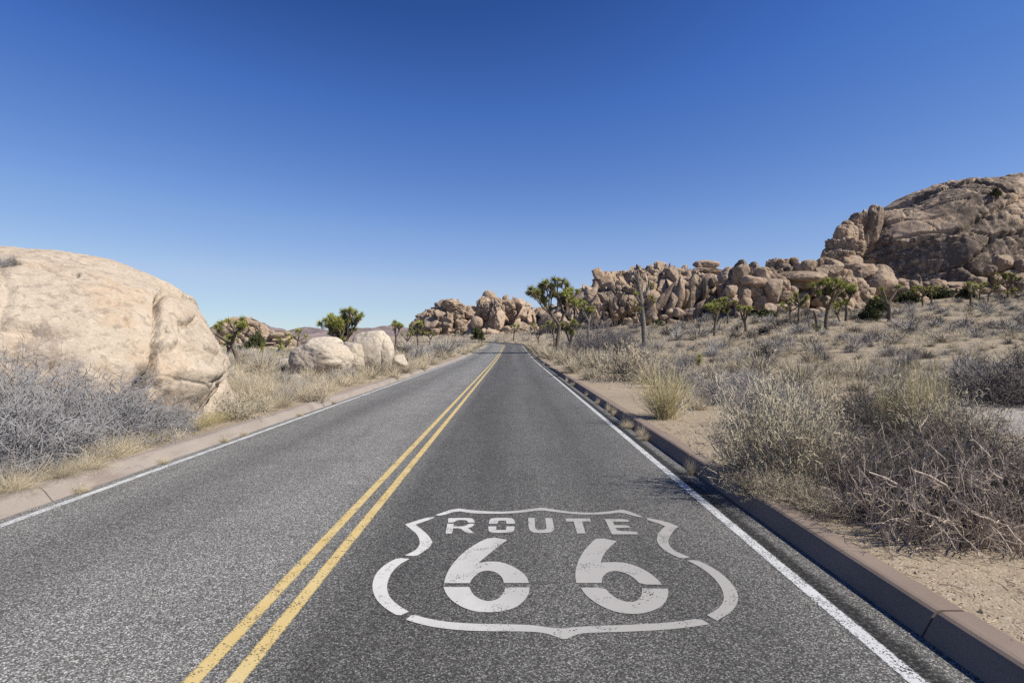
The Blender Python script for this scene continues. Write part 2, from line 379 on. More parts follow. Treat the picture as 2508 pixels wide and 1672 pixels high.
def terrain(X, Y):
    X = np.asarray(X, float); Y = np.asarray(Y, float); sh = X.shape; x = X.ravel(); y = Y.ravel()
    r = np.hypot(x, y); k = np.minimum(1, 270 / np.maximum(r, 1)); xq, yq = x * k, y * k
    q = np.stack([xq, yq], 1)
    z = np.zeros(len(x))
    for a in range(0, len(x), 20000):
        b = slice(a, a + 20000)
        d2 = ((q[b, None, :] - _C[None, :, :2]) ** 2).sum(-1) / 1e4
        z[b] = _tps(d2) @ _w[:_n] + _w[_n] + (q[b] / 100) @ _w[_n + 1:]
    z = np.maximum(z, 0.05)
    z = z + (2.0 - z) * sstep(260, 900, r)
    t, s = road_ts(x, y); d = np.abs(t) - 3.74
    z = z + np.clip(d / 6, 0, 1) * (0.16 * fbm(np.stack([x * .22, y * .22, 0 * x], 1), 5) + 0.05 * fbm(np.stack([x * 1.1, y * 1.1, 0 * x], 1), 9, 3))
    zr = road_z(s)
    verge = zr + 0.128 - 0.16 * sstep(72, 92, y)
    z = verge + (z - verge) * sstep(0.0, 9.0, d)
    z = np.where(d < 0, zr - 0.08, z)
    return z.reshape(sh)
def tz(x, y): return float(terrain(np.array([x]), np.array([y]))[0])
def at(px, D): return (px - CX) / F * D
def up(py, D): return EYE + (CY - py) / F * D
def ground_px(px, py):
    """where the sight line through a pixel meets the ground"""
    D = np.concatenate([np.arange(2.5, 30, 0.05), np.arange(30, 260, 0.25)])
    z = terrain(at(px, D), D); zz = up(py, D)
    k = np.argmax(zz <= z); D0 = D[k] if (zz <= z).any() else 120.0
    return at(px, D0), D0

def strip_grid(nu, nv):
    i = np.arange(nu - 1)[:, None] * nv + np.arange(nv - 1)[None, :]
    return np.stack([i, i + nv, i + nv + 1, i + 1], -1).reshape(-1, 4)

# ground sheet
gx = np.unique(np.concatenate([[-9000, -5000, -2500, -1400, -800, -500, -360, -280], np.arange(-220, -60, 6.0), np.arange(-60, -20, 1.5), np.arange(-20, -5.3, 0.35),
    [-5.25, -5.12, -5.03, -4.95, -4.7, -3, -1.25, 1, 2.2, 2.45, 2.53, 2.60, 2.72], np.arange(2.9, 14, 0.3), np.arange(14, 60, 1.1), np.arange(60, 220, 4.0),
    [240, 280, 340, 420, 600, 900, 1500, 2500, 5000, 9000]]))
gy = np.unique(np.concatenate([[-3000, -800, -200, -80, -40, -25, -15, -9, -5, -2], np.arange(0, 24, 0.35), np.arange(24, 60, 0.8), np.arange(60, 150, 0.9), np.arange(150, 300, 6),
    [320, 360, 420, 500, 700, 1000, 1600, 2600, 5000, 12000]]))
GX, GY = np.meshgrid(gx, gy, indexing='ij')
GZ = terrain(GX, GY)
tag(obj('ground', make_mesh('ground', np.stack([GX, GY, GZ], -1).reshape(-1, 3), strip_grid(len(gx), len(gy)), [MA['soil']], True)), kind='structure')

# road
ss = np.concatenate([np.arange(-8, 45, 1.0), np.arange(45, 190, 1.0)])
def sweep(ts, lift=0.0, ucenter=None, s_arr=ss):
    x, y, nx, ny = road_xy(s_arr); z = road_z(s_arr)
    V, U = [], []
    for t in ts:
        V.append(np.stack([x + nx * t, y + ny * t, z + lift], 1)); U.append(np.stack([np.full(len(s_arr), t - (ucenter or 0)), s_arr], 1))
    return np.concatenate(V), strip_grid(len(ts), len(s_arr))[:, ::-1], np.concatenate(U)
V, Fq, U = sweep(np.linspace(-3.70, 3.70, 9))
tag(obj('road', make_mesh('road', V, Fq[:, ::-1], [MA['asphalt']], True, uv=U)), kind='structure')
def line(name, tc, hw, mat, label, group):
    V, Fq, U = sweep([tc - hw - 0.03, tc + hw + 0.03], 0.004, tc)
    return tag(obj(name, make_mesh(name, V, Fq[:, ::-1], [MA[mat]], True, uv=U)), label, 'road marking', group)
line('edge_line', -4.71 - TC, 0.055, 'white', 'worn white edge line beside the kerb at the huge smooth boulder', None)
line('edge_line', 2.025 - TC, 0.055, 'white', 'worn white edge line beside the shaded kerb with weeds', None)
line('centre_line', -1.60 - TC, 0.052, 'yellow', 'solid yellow centre stripe on the side toward the huge smooth boulder', 'double yellow centre lines')
line('centre_line', -1.385 - TC, 0.055, 'yellow', 'solid yellow centre stripe on the side toward the painted shield', 'double yellow centre lines')

# highway shield stencilled on the lane (outlines traced, laid on the road plane)
SH = {
 'border_piece': [
  [(503,140),(620,100),(700,112),(850,122),(960,118),(1095,98),(1130,100),(1250,120),(1380,128),(1480,122),(1555,110),(1590,112),(1690,152),(1660,152),(1560,124),(1490,134),(1400,138),(1290,135),(1180,122),(1100,112),(1020,124),(900,133),(760,132),(690,128),(630,116),(535,145)],
  [(330,194),(440,158),(498,150),(490,160),(390,195),(430,225),(470,262),(487,295),(470,325),(430,352),(395,375),(330,370),(390,342),(412,315),(415,285),(400,252),(370,225)],
  [(290,384),(357,390),(300,420),(255,465),(230,520),(228,570),(245,610),(285,650),(352,690),(295,718),(230,680),(175,635),(147,580),(144,530),(160,480),(200,435),(240,408)],
  [(335,735),(375,705),(440,725),(560,748),(700,758),(900,762),(1040,765),(1120,776),(1200,785),(1235,787),(1300,778),(1400,772),(1600,766),(1800,755),(1900,745),(2010,728),(2068,762),(1950,780),(1800,795),(1600,805),(1400,810),(1330,815),(1290,828),(1240,852),(1190,832),(1130,812),(1040,803),(800,802),(650,797),(500,780),(400,757)],
  [(1938,398),(1990,396),(2060,425),(2140,475),(2200,535),(2232,590),(2228,640),(2195,690),(2110,742),(2052,710),(2110,680),(2145,640),(2150,595),(2130,545),(2085,490),(2020,440)],
  [(1708,158),(1735,160),(1820,178),(1890,205),(1860,232),(1838,265),(1830,300),(1850,330),(1890,355),(1955,380),(1910,390),(1840,360),(1790,325),(1765,290),(1770,255),(1790,225),(1815,205),(1770,185),(1715,170)]],
 'letter_r': [[(578,158),(700,156),(722,164),(728,182),(690,183),(685,172),(660,168),(625,170),(612,182),(575,183)],
  [(572,190),(610,190),(605,205),(650,206),(685,198),(692,190),(728,190),(715,207),(690,214),(725,243),(680,243),(645,215),(605,217),(598,245),(562,245)]],
 'letter_o': [[(825,157),(935,155),(955,168),(958,190),(910,190),(905,172),(865,172),(855,190),(808,190),(812,170)],
  [(805,205),(852,205),(850,225),(905,225),(910,205),(957,205),(953,228),(935,240),(830,242),(808,232)]],
 'letter_u': [[(1033,157),(1070,157),(1072,215),(1085,225),(1125,225),(1137,215),(1130,157),(1170,157),(1182,222),(1165,238),(1140,242),(1070,242),(1045,232),(1035,215)]],
 'letter_t': [[(1245,160),(1385,160),(1390,177),(1340,177),(1360,245),(1312,245),(1292,177),(1250,177)]],
 'letter_e': [[(1470,163),(1600,163),(1610,178),(1515,178),(1525,198),(1605,198),(1615,213),(1530,214),(1545,232),(1650,233),(1662,250),(1510,250)]],
 'numeral_six': [
  [(820,265),(915,282),(860,320),(800,370),(750,412),(850,402),(920,420),(985,455),(1025,490),(1037,527),(895,527),(885,495),(850,465),(800,455),(755,465),(715,500),(700,528),(553,528),(565,480),(600,420),(660,355),(740,300)],
  [(550,550),(697,550),(715,590),(760,622),(810,632),(860,620),(890,590),(902,552),(1042,552),(1035,595),(1000,640),(950,672),(880,690),(800,695),(720,688),(650,662),(600,630),(565,590)],
  [(1430,268),(1538,288),(1490,330),(1460,370),(1447,410),(1560,407),(1640,425),(1720,465),(1770,505),(1797,537),(1672,535),(1640,500),(1590,470),(1530,457),(1485,465),(1455,495),(1452,527),(1307,527),(1300,480),(1310,420),(1345,350),(1390,300)],
  [(1333,553),(1470,553),(1500,590),(1550,622),(1610,638),(1655,630),(1680,600),(1683,558),(1832,560),(1832,600),(1810,645),(1760,680),(1690,700),(1620,704),(1540,695),(1460,665),(1400,628),(1355,590)]],
}
def soften(poly):
    """round the gentle bends of a traced outline, keep its corners"""
    out = []; n = len(poly)
    for i in range(n):
        a, b, c = np.array(poly[i - 1], float), np.array(poly[i], float), np.array(poly[(i + 1) % n], float)
        u, v = b - a, c - b; cs = u @ v / (np.linalg.norm(u) * np.linalg.norm(v) + 1e-9)
        if cs > 0.55: out += [tuple(b - u * 0.25), tuple(b + v * 0.25)]
        else: out.append(tuple(b))
    return out
shield = thing('shield_marking', 'white stencilled highway shield reading ROUTE 66 painted on the asphalt lane', 'road marking', (at(1300, 4.2), 4.2, 0.002))
for nm, polys in SH.items():
    for poly in polys:
        q = soften(poly); P = []
        for x, y in q:
            px, py = 850 + x / 2.3287, 1200 + y / 2.3287; D = F * (EYE - 0.004) / (py - CY); P.append((at(px, D), D))
        P = np.array(P); c = P.mean(0); n = len(P)
        bm = bmesh.new(); top = [bm.verts.new((x - c[0], y - c[1], 0.0015)) for x, y in P]
        f = bm.faces.new(top); f.normal_update()
        if f.normal.z < 0: f.normal_flip()
        bmesh.ops.triangulate(bm, faces=bm.faces[:]); me = bpy.data.meshes.new(nm); bm.to_mesh(me); bm.free(); me.materials.append(MA['shield'])
        obj(nm, me, shield, (c[0] - shield.location.x, c[1] - shield.location.y, 0.0))

# kerbs: cast segments with a joint every 3.66 m
def kerb(name, prof, s0, label, mat='kerb'):
    root = thing(name, None, None); tag(root, kind='structure'); root['label'] = label
    prof = np.array(prof, float); k = len(prof); L = 3.66; s = s0; i = 0
    while s < 170:
        sa, sb = s + 0.006, s + L - 0.006
        inner = np.linspace(sa + 0.02, sb - 0.02, 3 if s < 40 else 5)
        rows = np.concatenate([[sa], inner, [sb]])
        x, y, nx, ny = road_xy(rows); z = road_z(rows)
        V = []
        for j in range(len(rows)):
            sh = 0.94 if j in (0, len(rows) - 1) else 1.0
            c = prof.mean(0); pr = c + (prof - c) * sh
            dz = 0.006 * math.sin(i * 12.9) + 0.004 * math.sin(j * 2.1 + i)
            V += [(x[j] + nx[j] * (pt - TC), y[j] + ny[j] * (pt - TC), z[j] + pz + dz) for pt, pz in pr]
        V = np.array(V); q = []
        for j in range(len(rows) - 1):
            for a in range(k):
                b = (a + 1) % k; q.append((j * k + a, j * k + b, (j + 1) * k + b, (j + 1) * k + a))
        caps = [list(range(k))[::-1], [(len(rows) - 1) * k + a for a in range(k)]]
        o0 = V.mean(0)
        me = make_mesh('kerb_segment', V - o0, [np.array(q), np.array(caps)], [MA[mat]], False)
        obj('kerb_segment', me, root, tuple(o0)); s += L; i += 1
    return root
kerb('kerb_right', [(2.355, -.06), (2.36, 0.0), (2.425, .115), (2.438, .134), (2.458, .146), (2.485, .15), (2.61, .15), (2.625, .14), (2.63, -.06)], 3.28 - 3 * 3.66, 'brown concrete kerb with a shaded face and weeds growing in its gutter', 'shade_toned_kerb')
kerb('kerb_left', [(-4.885, -.06), (-5.20, -.06), (-5.20, .135), (-5.18, .148), (-5.06, .15), (-5.03, .145), (-5.0, .13), (-4.975, .105), (-4.90, .012), (-4.885, 0.0)], 2.4 - 3 * 3.66, 'sunlit brown concrete kerb passing the huge smooth boulder')

# ------------------------------------------------------------------ rock
def normals_of(me):
    n = np.zeros(len(me.vertices) * 3, np.float32); me.vertex_normals.foreach_get('vector', n) if hasattr(me, 'vertex_normals') else me.vertices.foreach_get('normal', n)
    return n.reshape(-1, 3)

def ico(sub):
    bm = bmesh.new(); bmesh.ops.create_icosphere(bm, subdivisions=sub, radius=1.0)
    V = np.array([v.co[:] for v in bm.verts]); Fc = np.array([[v.index for v in f.verts] for f in bm.faces]); bm.free()
    return V / np.linalg.norm(V, axis=1)[:, None], Fc
ICO = {k: ico(k) for k in (3, 4, 5, 6)}

def boulder_mesh(seed, mat, e=2.6, cuts=5, rough=0.09, sub=5, crack=0.0, cutd=(0.72, 0.95), sharp=12.0, frac=0.0):
    """unit boulder: superquadric shaved by a few soft planes, with lumps and an optional joint"""
    rng = np.random.default_rng(seed); D, Fc = ICO[sub]
    r = (np.abs(D) ** e).sum(1) ** (-1 / e)
    for _ in range(cuts):
        n = rng.normal(size=3); n[2] *= 0.7; n /= np.linalg.norm(n); d = rng.uniform(*cutd)
        c = np.maximum(D @ n, 1e-3); rc = d / c
        k = sharp; m = np.minimum(r, rc); r = m - np.log(np.exp(-k * (r - m)) + np.exp(-k * (np.minimum(rc, 4) - m))) / k + 0.02
    P = D * r[:, None]
    r = r * (1 + rough * fbm(P * 1.6 + seed * 3.1, seed, 4) + rough * 0.35 * fbm(P * 5 + seed, seed + 5, 3))
    if frac > 0:                                          # angular fractures
        r = r * (1 + frac * blocky(P, (.62, .62, .5), seed * 3 + 7, .5, .9, .35, .25, 1.1, .2))
    if crack > 0:
        for _ in range(2):
            n = rng.normal(size=3); n[2] *= 0.5; n /= np.linalg.norm(n)
            dd = np.abs(P @ n - rng.uniform(-.3, .3) + 0.08 * vnoise(P * 2.5, seed + 11))
            r = r * (1 - crack * np.exp(-(dd / 0.035) ** 2))
    return make_mesh('boulder', D * r[:, None], Fc, [MA[mat]], True)

VAR = {}
def variants(mat):
    if 'all' not in VAR:
        L = []
        for i in range(5): L.append(boulder_mesh(10 + i, mat, 2.5 + 0.12 * i, 6, 0.10, crack=0.03 * (i % 2), cutd=(0.66, 0.95), sharp=14))      # 0-4 round
        for i in range(5): L.append(boulder_mesh(30 + i, mat, 3.8, 7, 0.08, crack=0.10, cutd=(0.66, 0.95), sharp=26, frac=0.05))
        for i in range(4): L.append(boulder_mesh(50 + i, mat, 2.8, 8, 0.12, crack=0.05, cutd=(0.6, 0.92), sharp=26, frac=0.17, sub=6))
        VAR['all'] = L
    return VAR['all']

BN = [0]
def place_boulder(parent, mat, px, py, wpx, hpx, D, style='round', tilt=0.0, depth=None, name='boulder', top=None):
    """a boulder seen centred on (px,py), wpx by hpx photo pixels, standing at distance D"""
    BN[0] += 1; rng = random.Random(BN[0] * 7 + 1)
    v = variants(mat); me = v[{'round': rng.randrange(5), 'block': 5 + rng.randrange(5), 'rug': 10 + rng.randrange(4)}[style]]
    w, h = wpx / F * D / 2, hpx / F * D / 2; d = depth or 0.5 * (w + min(h, 2 * w)) * rng.uniform(0.9, 1.2)
    loc = Vector((at(px, D), D, up(py, D)))
    flip = rng.choice((0, math.pi))
    o = obj(name, me, parent, loc - parent.location if parent else loc)
    o.material_slots[0].link = 'OBJECT'; o.material_slots[0].material = MA[mat]
    o.matrix_local = Matrix.Translation(o.location) @ Matrix.Rotation(math.radians(tilt), 4, 'Y') @ Matrix.Diagonal((w * 1.16, d, h * 1.14, 1)) @ Matrix.Rotation(flip + rng.uniform(-.25, .25), 4, 'Z')
    return o

def worley_c(p, s=0):
    """like worley, and the vector from the owning cell's centre"""
    i = np.floor(p).astype(np.int64); f1 = np.full(p.shape[:-1], 9.0); f2 = f1.copy(); cid = np.zeros(f1.shape); vec = np.zeros(p.shape)
    for dx in (-1, 0, 1):
        for dy in (-1, 0, 1):
            for dz in (-1, 0, 1):
                a, b, c = i[..., 0] + dx, i[..., 1] + dy, i[..., 2] + dz
                v = p - np.stack([a + hash01(a, b, c, s), b + hash01(a, b, c, s + 1), c + hash01(a, b, c, s + 2)], -1)
                d = np.sqrt((v ** 2).sum(-1)); m = d < f1
                f2 = np.where(m, f1, np.minimum(f2, d)); cid = np.where(m, hash01(a, b, c, s + 3), cid); vec = np.where(m[..., None], v, vec); f1 = np.where(m, d, f1)
    return f1, f2, cid, vec
def blocky(P, sc, seed, A, B, warp=0.3, pw=0.5, tilt=0.0, cw=0.55):
    """jointed rock: cells standing proud by different amounts, each with its own tilt, parted by cracks"""
    q = P / np.asarray(sc, float)
    q = q + warp * np.stack([vnoise(q * 0.9, seed + 1), vnoise(q * 0.9, seed + 2), vnoise(q * 0.9, seed + 3)], -1)
    f1, f2, c, v = worley_c(q, seed); e = np.clip((f2 - f1) / cw, 0, 1); e = e * e * (3 - 2 * e) if pw < 0.5 else e ** pw
    g = np.stack([(c * 7.13) % 1, (c * 13.7) % 1, (c * 29.3) % 1], -1) - 0.5
    return (c - 0.5) * A * 2 + (e - 0.8) * B + tilt * 2 * (v * g).sum(-1)

def ridge(prof, D, df, db, nu, nv, disp, mat, seed=0, sharp=0.75, zdrop=1.0, end=0.25):
    """a rock mass: crest line through the traced profile at distance D, steep front, closed back"""
    prof = np.array(prof, float)
    us = np.linspace(prof[0, 0], prof[-1, 0], nu); py = np.interp(us, prof[:, 0], prof[:, 1])
    X = at(us, D); ztop = up(py, D); zb = np.minimum(terrain(X, np.full(nu, D - df)), terrain(X, np.full(nu, D))) - zdrop
    ztop = np.maximum(ztop, zb + 0.3)
    ph = np.linspace(0, math.pi, nv); c, sn = np.cos(ph), np.sin(ph)
    yy = -np.sign(c) * np.abs(c) ** sharp; zz = np.abs(sn) ** sharp
    ed = np.clip(np.minimum(np.arange(nu), np.arange(nu)[::-1]) / (nu * end), 0, 1) ** 0.5
    ydep = np.where(yy < 0, df, db)
    Pm = np.stack([np.repeat(X[:, None], nv, 1), D + yy[None, :] * ydep[None, :] * (0.35 + 0.65 * ed[:, None]), zb[:, None] + (ztop - zb)[:, None] * zz[None, :]], -1)
    du = np.gradient(Pm, axis=0); dv = np.gradient(Pm, axis=1); N = np.cross(dv, du); N /= np.linalg.norm(N, axis=-1)[..., None] + 1e-9
    ctr = Pm.mean((0, 1)); 
    if ((Pm - ctr) * N).sum() < 0: N = -N
    d = disp(Pm)
    Pm = Pm + N * d[..., None]
    Q = strip_grid(nu, nv)
    return make_mesh('rock_mass', Pm.reshape(-1, 3), Q, [MA[mat]], True)

def massif(name, label, cat, px, D, group=None):
    X = at(px, D); return thing(name, label, cat, (X, D, tz(X, D)), group)
def add_mass(root, me, name='rock_mass'):
    o = obj(name, me, root); o.location = -root.location; return o

# --- the huge smooth boulder beside the left kerb
def giant_boulder():
    cx, cy, cz, a, b, c, rot, p, q = -13.299, 15.427, -0.061, 8.677, 4.045, 4.044, -0.785, 2.552, 2.388
    nu, nv = 600, 250
    # meridians packed toward the side that faces the road
    u = np.linspace(0, 1, nu); th = -math.pi / 4 + math.pi * 2 * (u - 0.5 + 0.11 * np.sin(2 * math.pi * (u - 0.5)) * -1)
    ph = np.linspace(-0.22, 1.5705, nv)
    TH, PH = np.meshgrid(th, ph, indexing='ij')
    Dr = np.stack([np.cos(PH) * np.cos(TH), np.cos(PH) * np.sin(TH), np.sin(PH)], -1)
    cr, sr = math.cos(rot), math.sin(rot)
    L = np.stack([Dr[..., 0] * cr + Dr[..., 1] * sr, -Dr[..., 0] * sr + Dr[..., 1] * cr, Dr[..., 2]], -1)
    r = ((np.abs(L[..., 0] / a) ** p + np.abs(L[..., 1] / b) ** p) ** (q / p) + np.abs(L[..., 2] / c) ** q) ** (-1 / q)
    C = np.array([cx, cy, cz]); P = C + Dr * r[..., None]
    PX = CX + F * P[..., 0] / P[..., 1]; PY = CY - F * (P[..., 2] - EYE) / P[..., 1]
    du = np.gradient(P, axis=0); dv = np.gradient(P, axis=1); N = np.cross(du, dv); N /= np.linalg.norm(N, axis=-1)[..., None] + 1e-9
    if (N * Dr).sum() < 0: N = -N
    cam_side = sstep(-0.05, 0.25, (N * (np.array([0, 0, EYE]) - P)).sum(-1) / np.linalg.norm(P - np.array([0, 0, EYE]), axis=-1))
    d = 0.16 * fbm(P * 0.42, 3, 4) + 0.05 * fbm(P * 1.5, 8, 4) + 0.018 * fbm(P * 5.5, 9, 3)
    # gently layered, exfoliating skin
    lay = P[..., 2] * 1.1 + 0.22 * P[..., 0] + 0.6 * fbm(P * 0.5, 21, 3)
    d = d + 0.035 * (np.abs((lay * 1.3) % 2 - 1) - 0.5) * sstep(0.1, 0.5, fbm(P * 0.6, 22, 2) + 0.2)
    d = d + 0.09 * blocky(P, (2.0, 2.0, 1.2), 51, .4, .7, .45, .3, 1.4, .08) * sstep(340, 430, PX) + 0.05 * blocky(P, (4.5, 4.5, 1.9), 55, .4, .8, .5, .3, .8, .05) + 0.02 * blocky(P, (.9, .9, .5), 57, .4, .6, .5, .3, .8, .15) * sstep(-.1, .3, fbm(P * .7, 58, 2))
    def seg(pts):
        best = np.full(PX.shape, 1e9); tt = np.zeros(PX.shape); sd = np.zeros(PX.shape); n = len(pts) - 1
        for k in range(n):
            (x0, y0), (x1, y1) = pts[k], pts[k + 1]; vx, vy = x1 - x0, y1 - y0
            t = np.clip(((PX - x0) * vx + (PY - y0) * vy) / (vx * vx + vy * vy), 0, 1)
            ex, ey = PX - x0 - t * vx, PY - y0 - t * vy; dd = np.hypot(ex, ey); m = dd < best
            best = np.where(m, dd, best); tt = np.where(m, (k + t) / n, tt); sd = np.where(m, np.sign(vx * ey - vy * ex), sd)
        return best, tt, sd
    wob = 3.0 * fbm(P * 3.0, 31, 3)
    crk = [(392, 722), (384, 735), (381, 757), (381, 790), (379, 815), (377, 850), (381, 868), (382, 882), (378, 906), (370, 930), (364, 945), (357, 970), (346, 992), (330, 1020)]
    D_, T, S = seg(crk); D_ = np.maximum(0, D_ + wob * 0.5)
    left = S > 0                                          # side of the crack that dips in
    fade = sstep(0, 0.05, T) * sstep(1.0, 0.93, T)
    d -= cam_side * 1.35 * np.exp(-(D_ / 3.2) ** 2) * np.interp(T, [0, .05, .1, .18, .3, .42, .5, .56, .62, .7, .85, 1], [1, 1, .7, .15, .12, .3, .8, .25, .2, .6, .8, .8]) * fade
    d -= cam_side * np.where(left, 0.62, 0.03) * np.exp(-(D_ / 24) ** 2) * sstep(0.52, 0.74, T) * fade
    d -= cam_side * np.where(left, 0.05, 0.0) * np.exp(-(D_ / 30) ** 2) * fade
    d += cam_side * np.where(left, 0.0, 0.05) * np.exp(-(D_ / 60) ** 2) * fade * (1 - np.exp(-(D_ / 8) ** 2))
    for pts, dep, wd in [([(395, 722), (403, 716), (412, 722)], .12, 5), ([(403, 815), (395, 830), (383, 840)], .22, 3.0), ([(440, 796), (462, 794), (478, 786), (482, 778)], .22, 4.5),
                         ([(0, 648), (54, 645), (109, 653), (141, 662), (190, 671)], .14, 4), ([(215, 757), (250, 750), (287, 742)], .06, 4),
                         ([(288, 775), (303, 785), (310, 800)], .08, 5), ([(108, 905), (130, 888), (115, 910)], .10, 4), ([(560, 915), (552, 950), (545, 1000)], .35, 3.5),
                         ([(370, 945), (390, 942), (394, 955), (380, 972)], .2, 4), ([(500, 855), (525, 868), (550, 872), (562, 880)], .12, 5), ([(520, 935), (535, 925), (548, 905)], .12, 4)]:
        D_, T, S = seg(pts); d -= cam_side * dep * np.exp(-(np.maximum(0, D_ + wob * 0.6) / wd) ** 2)
    # hollow band on the left flank, shallow ledge
    d -= cam_side * 0.20 * np.exp(-((PX - 70) / 80) ** 2 - ((PY - 815 - 0.12 * (PX - 70)) / 16) ** 2)
    d -= cam_side * 0.10 * np.exp(-((PX - 470) / 40) ** 2 - ((PY - 815) / 22) ** 2)
    # undercut foot beneath the right-hand block
    brow = np.interp(PX, [300, 365, 395, 435, 490, 535, 565], [960, 950, 934, 925, 931, 925, 915]) + 10 * fbm(P * 1.4, 41, 3)
    uc = sstep(0, 70, PY - brow) * sstep(350, 385, PX)
    d -= cam_side * uc * 0.26
    d += cam_side * 0.10 * np.exp(-((PY - brow + 14) / 16) ** 2) * sstep(360, 400, PX)
    d += cam_side * uc * 0.07 * fbm(P * np.array([1.5, 1.5, 4.0]), 44, 4)
    P = P + N * d[..., None]
    P[..., 2] = np.where(PH < -0.2, -0.6, P[..., 2])
    V = P.reshape(-1, 3); base = np.array([cx, cy, 0.0])
    Q = strip_grid(nu, nv)
    me = make_mesh('giant_boulder', V - base, Q, [MA['boulder']], True)
    return tag(obj('giant_boulder', me, None, tuple(base)), 'huge smooth tan granite boulder with a vertical crack, towering over the silvery brush', 'boulder')
giant_boulder()

# --- loose boulders beyond the left kerb
def lone(name, label, mat, seed, px, py_base, wpx, hpx, D, depth, e=2.5, cuts=4, rough=0.07, crack=0.0, tilt=0, rz=0.0, group=None, sub=6):
    me = boulder_mesh(seed, mat, e, cuts, rough, sub, crack)
    w, h = wpx / F * D / 2, hpx / F * D / 2; x = at(px, D); zb = tz(x, D)
    zc = up(py_base - hpx * 0.5, D)
    o = obj(name, me, None, (x, D, zc)); o.scale = (w * .93, depth, h * .96); o.rotation_euler = (0, math.radians(tilt), rz)
    return tag(o, label, 'boulder', group)
lone('boulder', 'large round pale boulder with a rusty flank, biggest of the low roadside group', 'pale', 101, 788, 926, 150, 92, 26.5, 1.2, 2.4, 3, 0.09)
lone('boulder', 'grey-tan boulder wedged between the round one and the split standing rock', 'pale', 102, 852, 914, 92, 74, 28, .95, 3.2, 6, 0.10, 0.10)
lone('boulder', 'flat-topped boulder peeping over the large round roadside boulder', 'pale', 103, 797, 878, 88, 52, 29.5, 1.0, 2.6, 5, .1)
sr_ = thing('split_boulder', 'tall standing boulder split by a crack, shaded on one flank', 'boulder', (at(912, 28.5), 28.5, tz(at(912, 28.5), 28.5)))
for px, pyb, wp, hp, D, sd, tl in ((908, 905, 76, 98, 28.5, 104, -4), (944, 902, 42, 76, 28.7, 105, -8)):
    me = boulder_mesh(sd, 'pale', 2.9, 4, 0.06, 6, 0.0)
    o = obj('rock_half', me, sr_); o.location = Vector((at(px, D), D, up(pyb - hp / 2, D))) - sr_.location
    o.scale = (wp / F * D / 2 * 1.06, 0.8, hp / F * D / 2 * 1.06); o.rotation_euler = (0, math.radians(tl), 0.2)
lone('boulder', 'small pale boulder beside the split standing rock', 'pale', 106, 980, 904, 40, 36, 29, 0.42, 2.4, 3)
lone('boulder', 'small pale domed stone sitting in dry grass before the round boulder', 'pale', 107, 718, 942, 44, 26, 22, 0.35, 2.4, 3)
lone('boulder', 'low flat pale stone sunk in dry grass before the round boulder', 'pale', 108, 712, 952, 56, 16, 21, 0.4, 2.4, 3)
lone('boulder', 'low tan boulder half hidden behind silvery brush and the round boulder', 'pale', 109, 702, 918, 56, 40, 29, 0.7, 2.8, 4)
# flat slab on the right
sme = boulder_mesh(120, 'slab', 3.0, 5, 0.06, 6, 0.03)
so_ = obj('granite_slab', sme, None, (10.6, 10.2, 0.12)); so_.scale = (3.6, 1.6, 0.32); so_.rotation_euler = (0.05, -0.02, -0.1)
tag(so_, 'flat weathered grey granite slab lying behind the roadside brush', 'rock')
so_ = obj('granite_slab', boulder_mesh(121, 'slab', 3.0, 5, 0.06, 5, 0.03), None, (9.0, 12.2, 0.2)); so_.scale = (1.5, 0.9, 0.28)
tag(so_, 'small grey granite slab half buried under dark brush', 'rock')

# --- the rock formations
R1 = lambda x, y: (1020 + x / 7.35, 700 + y / 7.35)
R2 = lambda x, y: (1400 + x / 8.7125, 640 + y / 8.7125)
R3 = lambda x, y: (1560 + x / 8.4, 620 + y / 8.4)
R4 = lambda x, y: (1780 + x / 8.4, 620 + y / 8.4)
R6 = lambda x, y: (1950 + x / 4.215, 410 + y / 4.215)
RA = lambda x, y: (520 + x / 9.046, 750 + y / 9.046)
def boulders(root, mat, reg, k, D, rows, style='round', name='boulder'):
    for r in rows:
        x, y, ww, hh = r[:4]; tilt = r[4] if len(r) > 4 else 0; st = r[5] if len(r) > 5 else style; dd = r[6] if len(r) > 6 else 0
        px, py = reg(x, y); place_boulder(root, mat, px, py, ww / k, hh / k, D + dd, st, tilt, name=name)
def rubble(root, mat, pxr, pyr, D, n, spx, seed, style=('round', 'block'), dd=6):
    rng = random.Random(seed)
    for i in range(n):
        px = rng.uniform(*pxr); sz = rng.uniform(*spx); De = D + rng.uniform(-dd, dd)
        py = rng.uniform(*pyr)
        place_boulder(root, mat, px, py, sz * rng.uniform(0.9, 1.5), sz * rng.uniform(0.7, 1.1), De, rng.choice(style), rng.uniform(-20, 20))

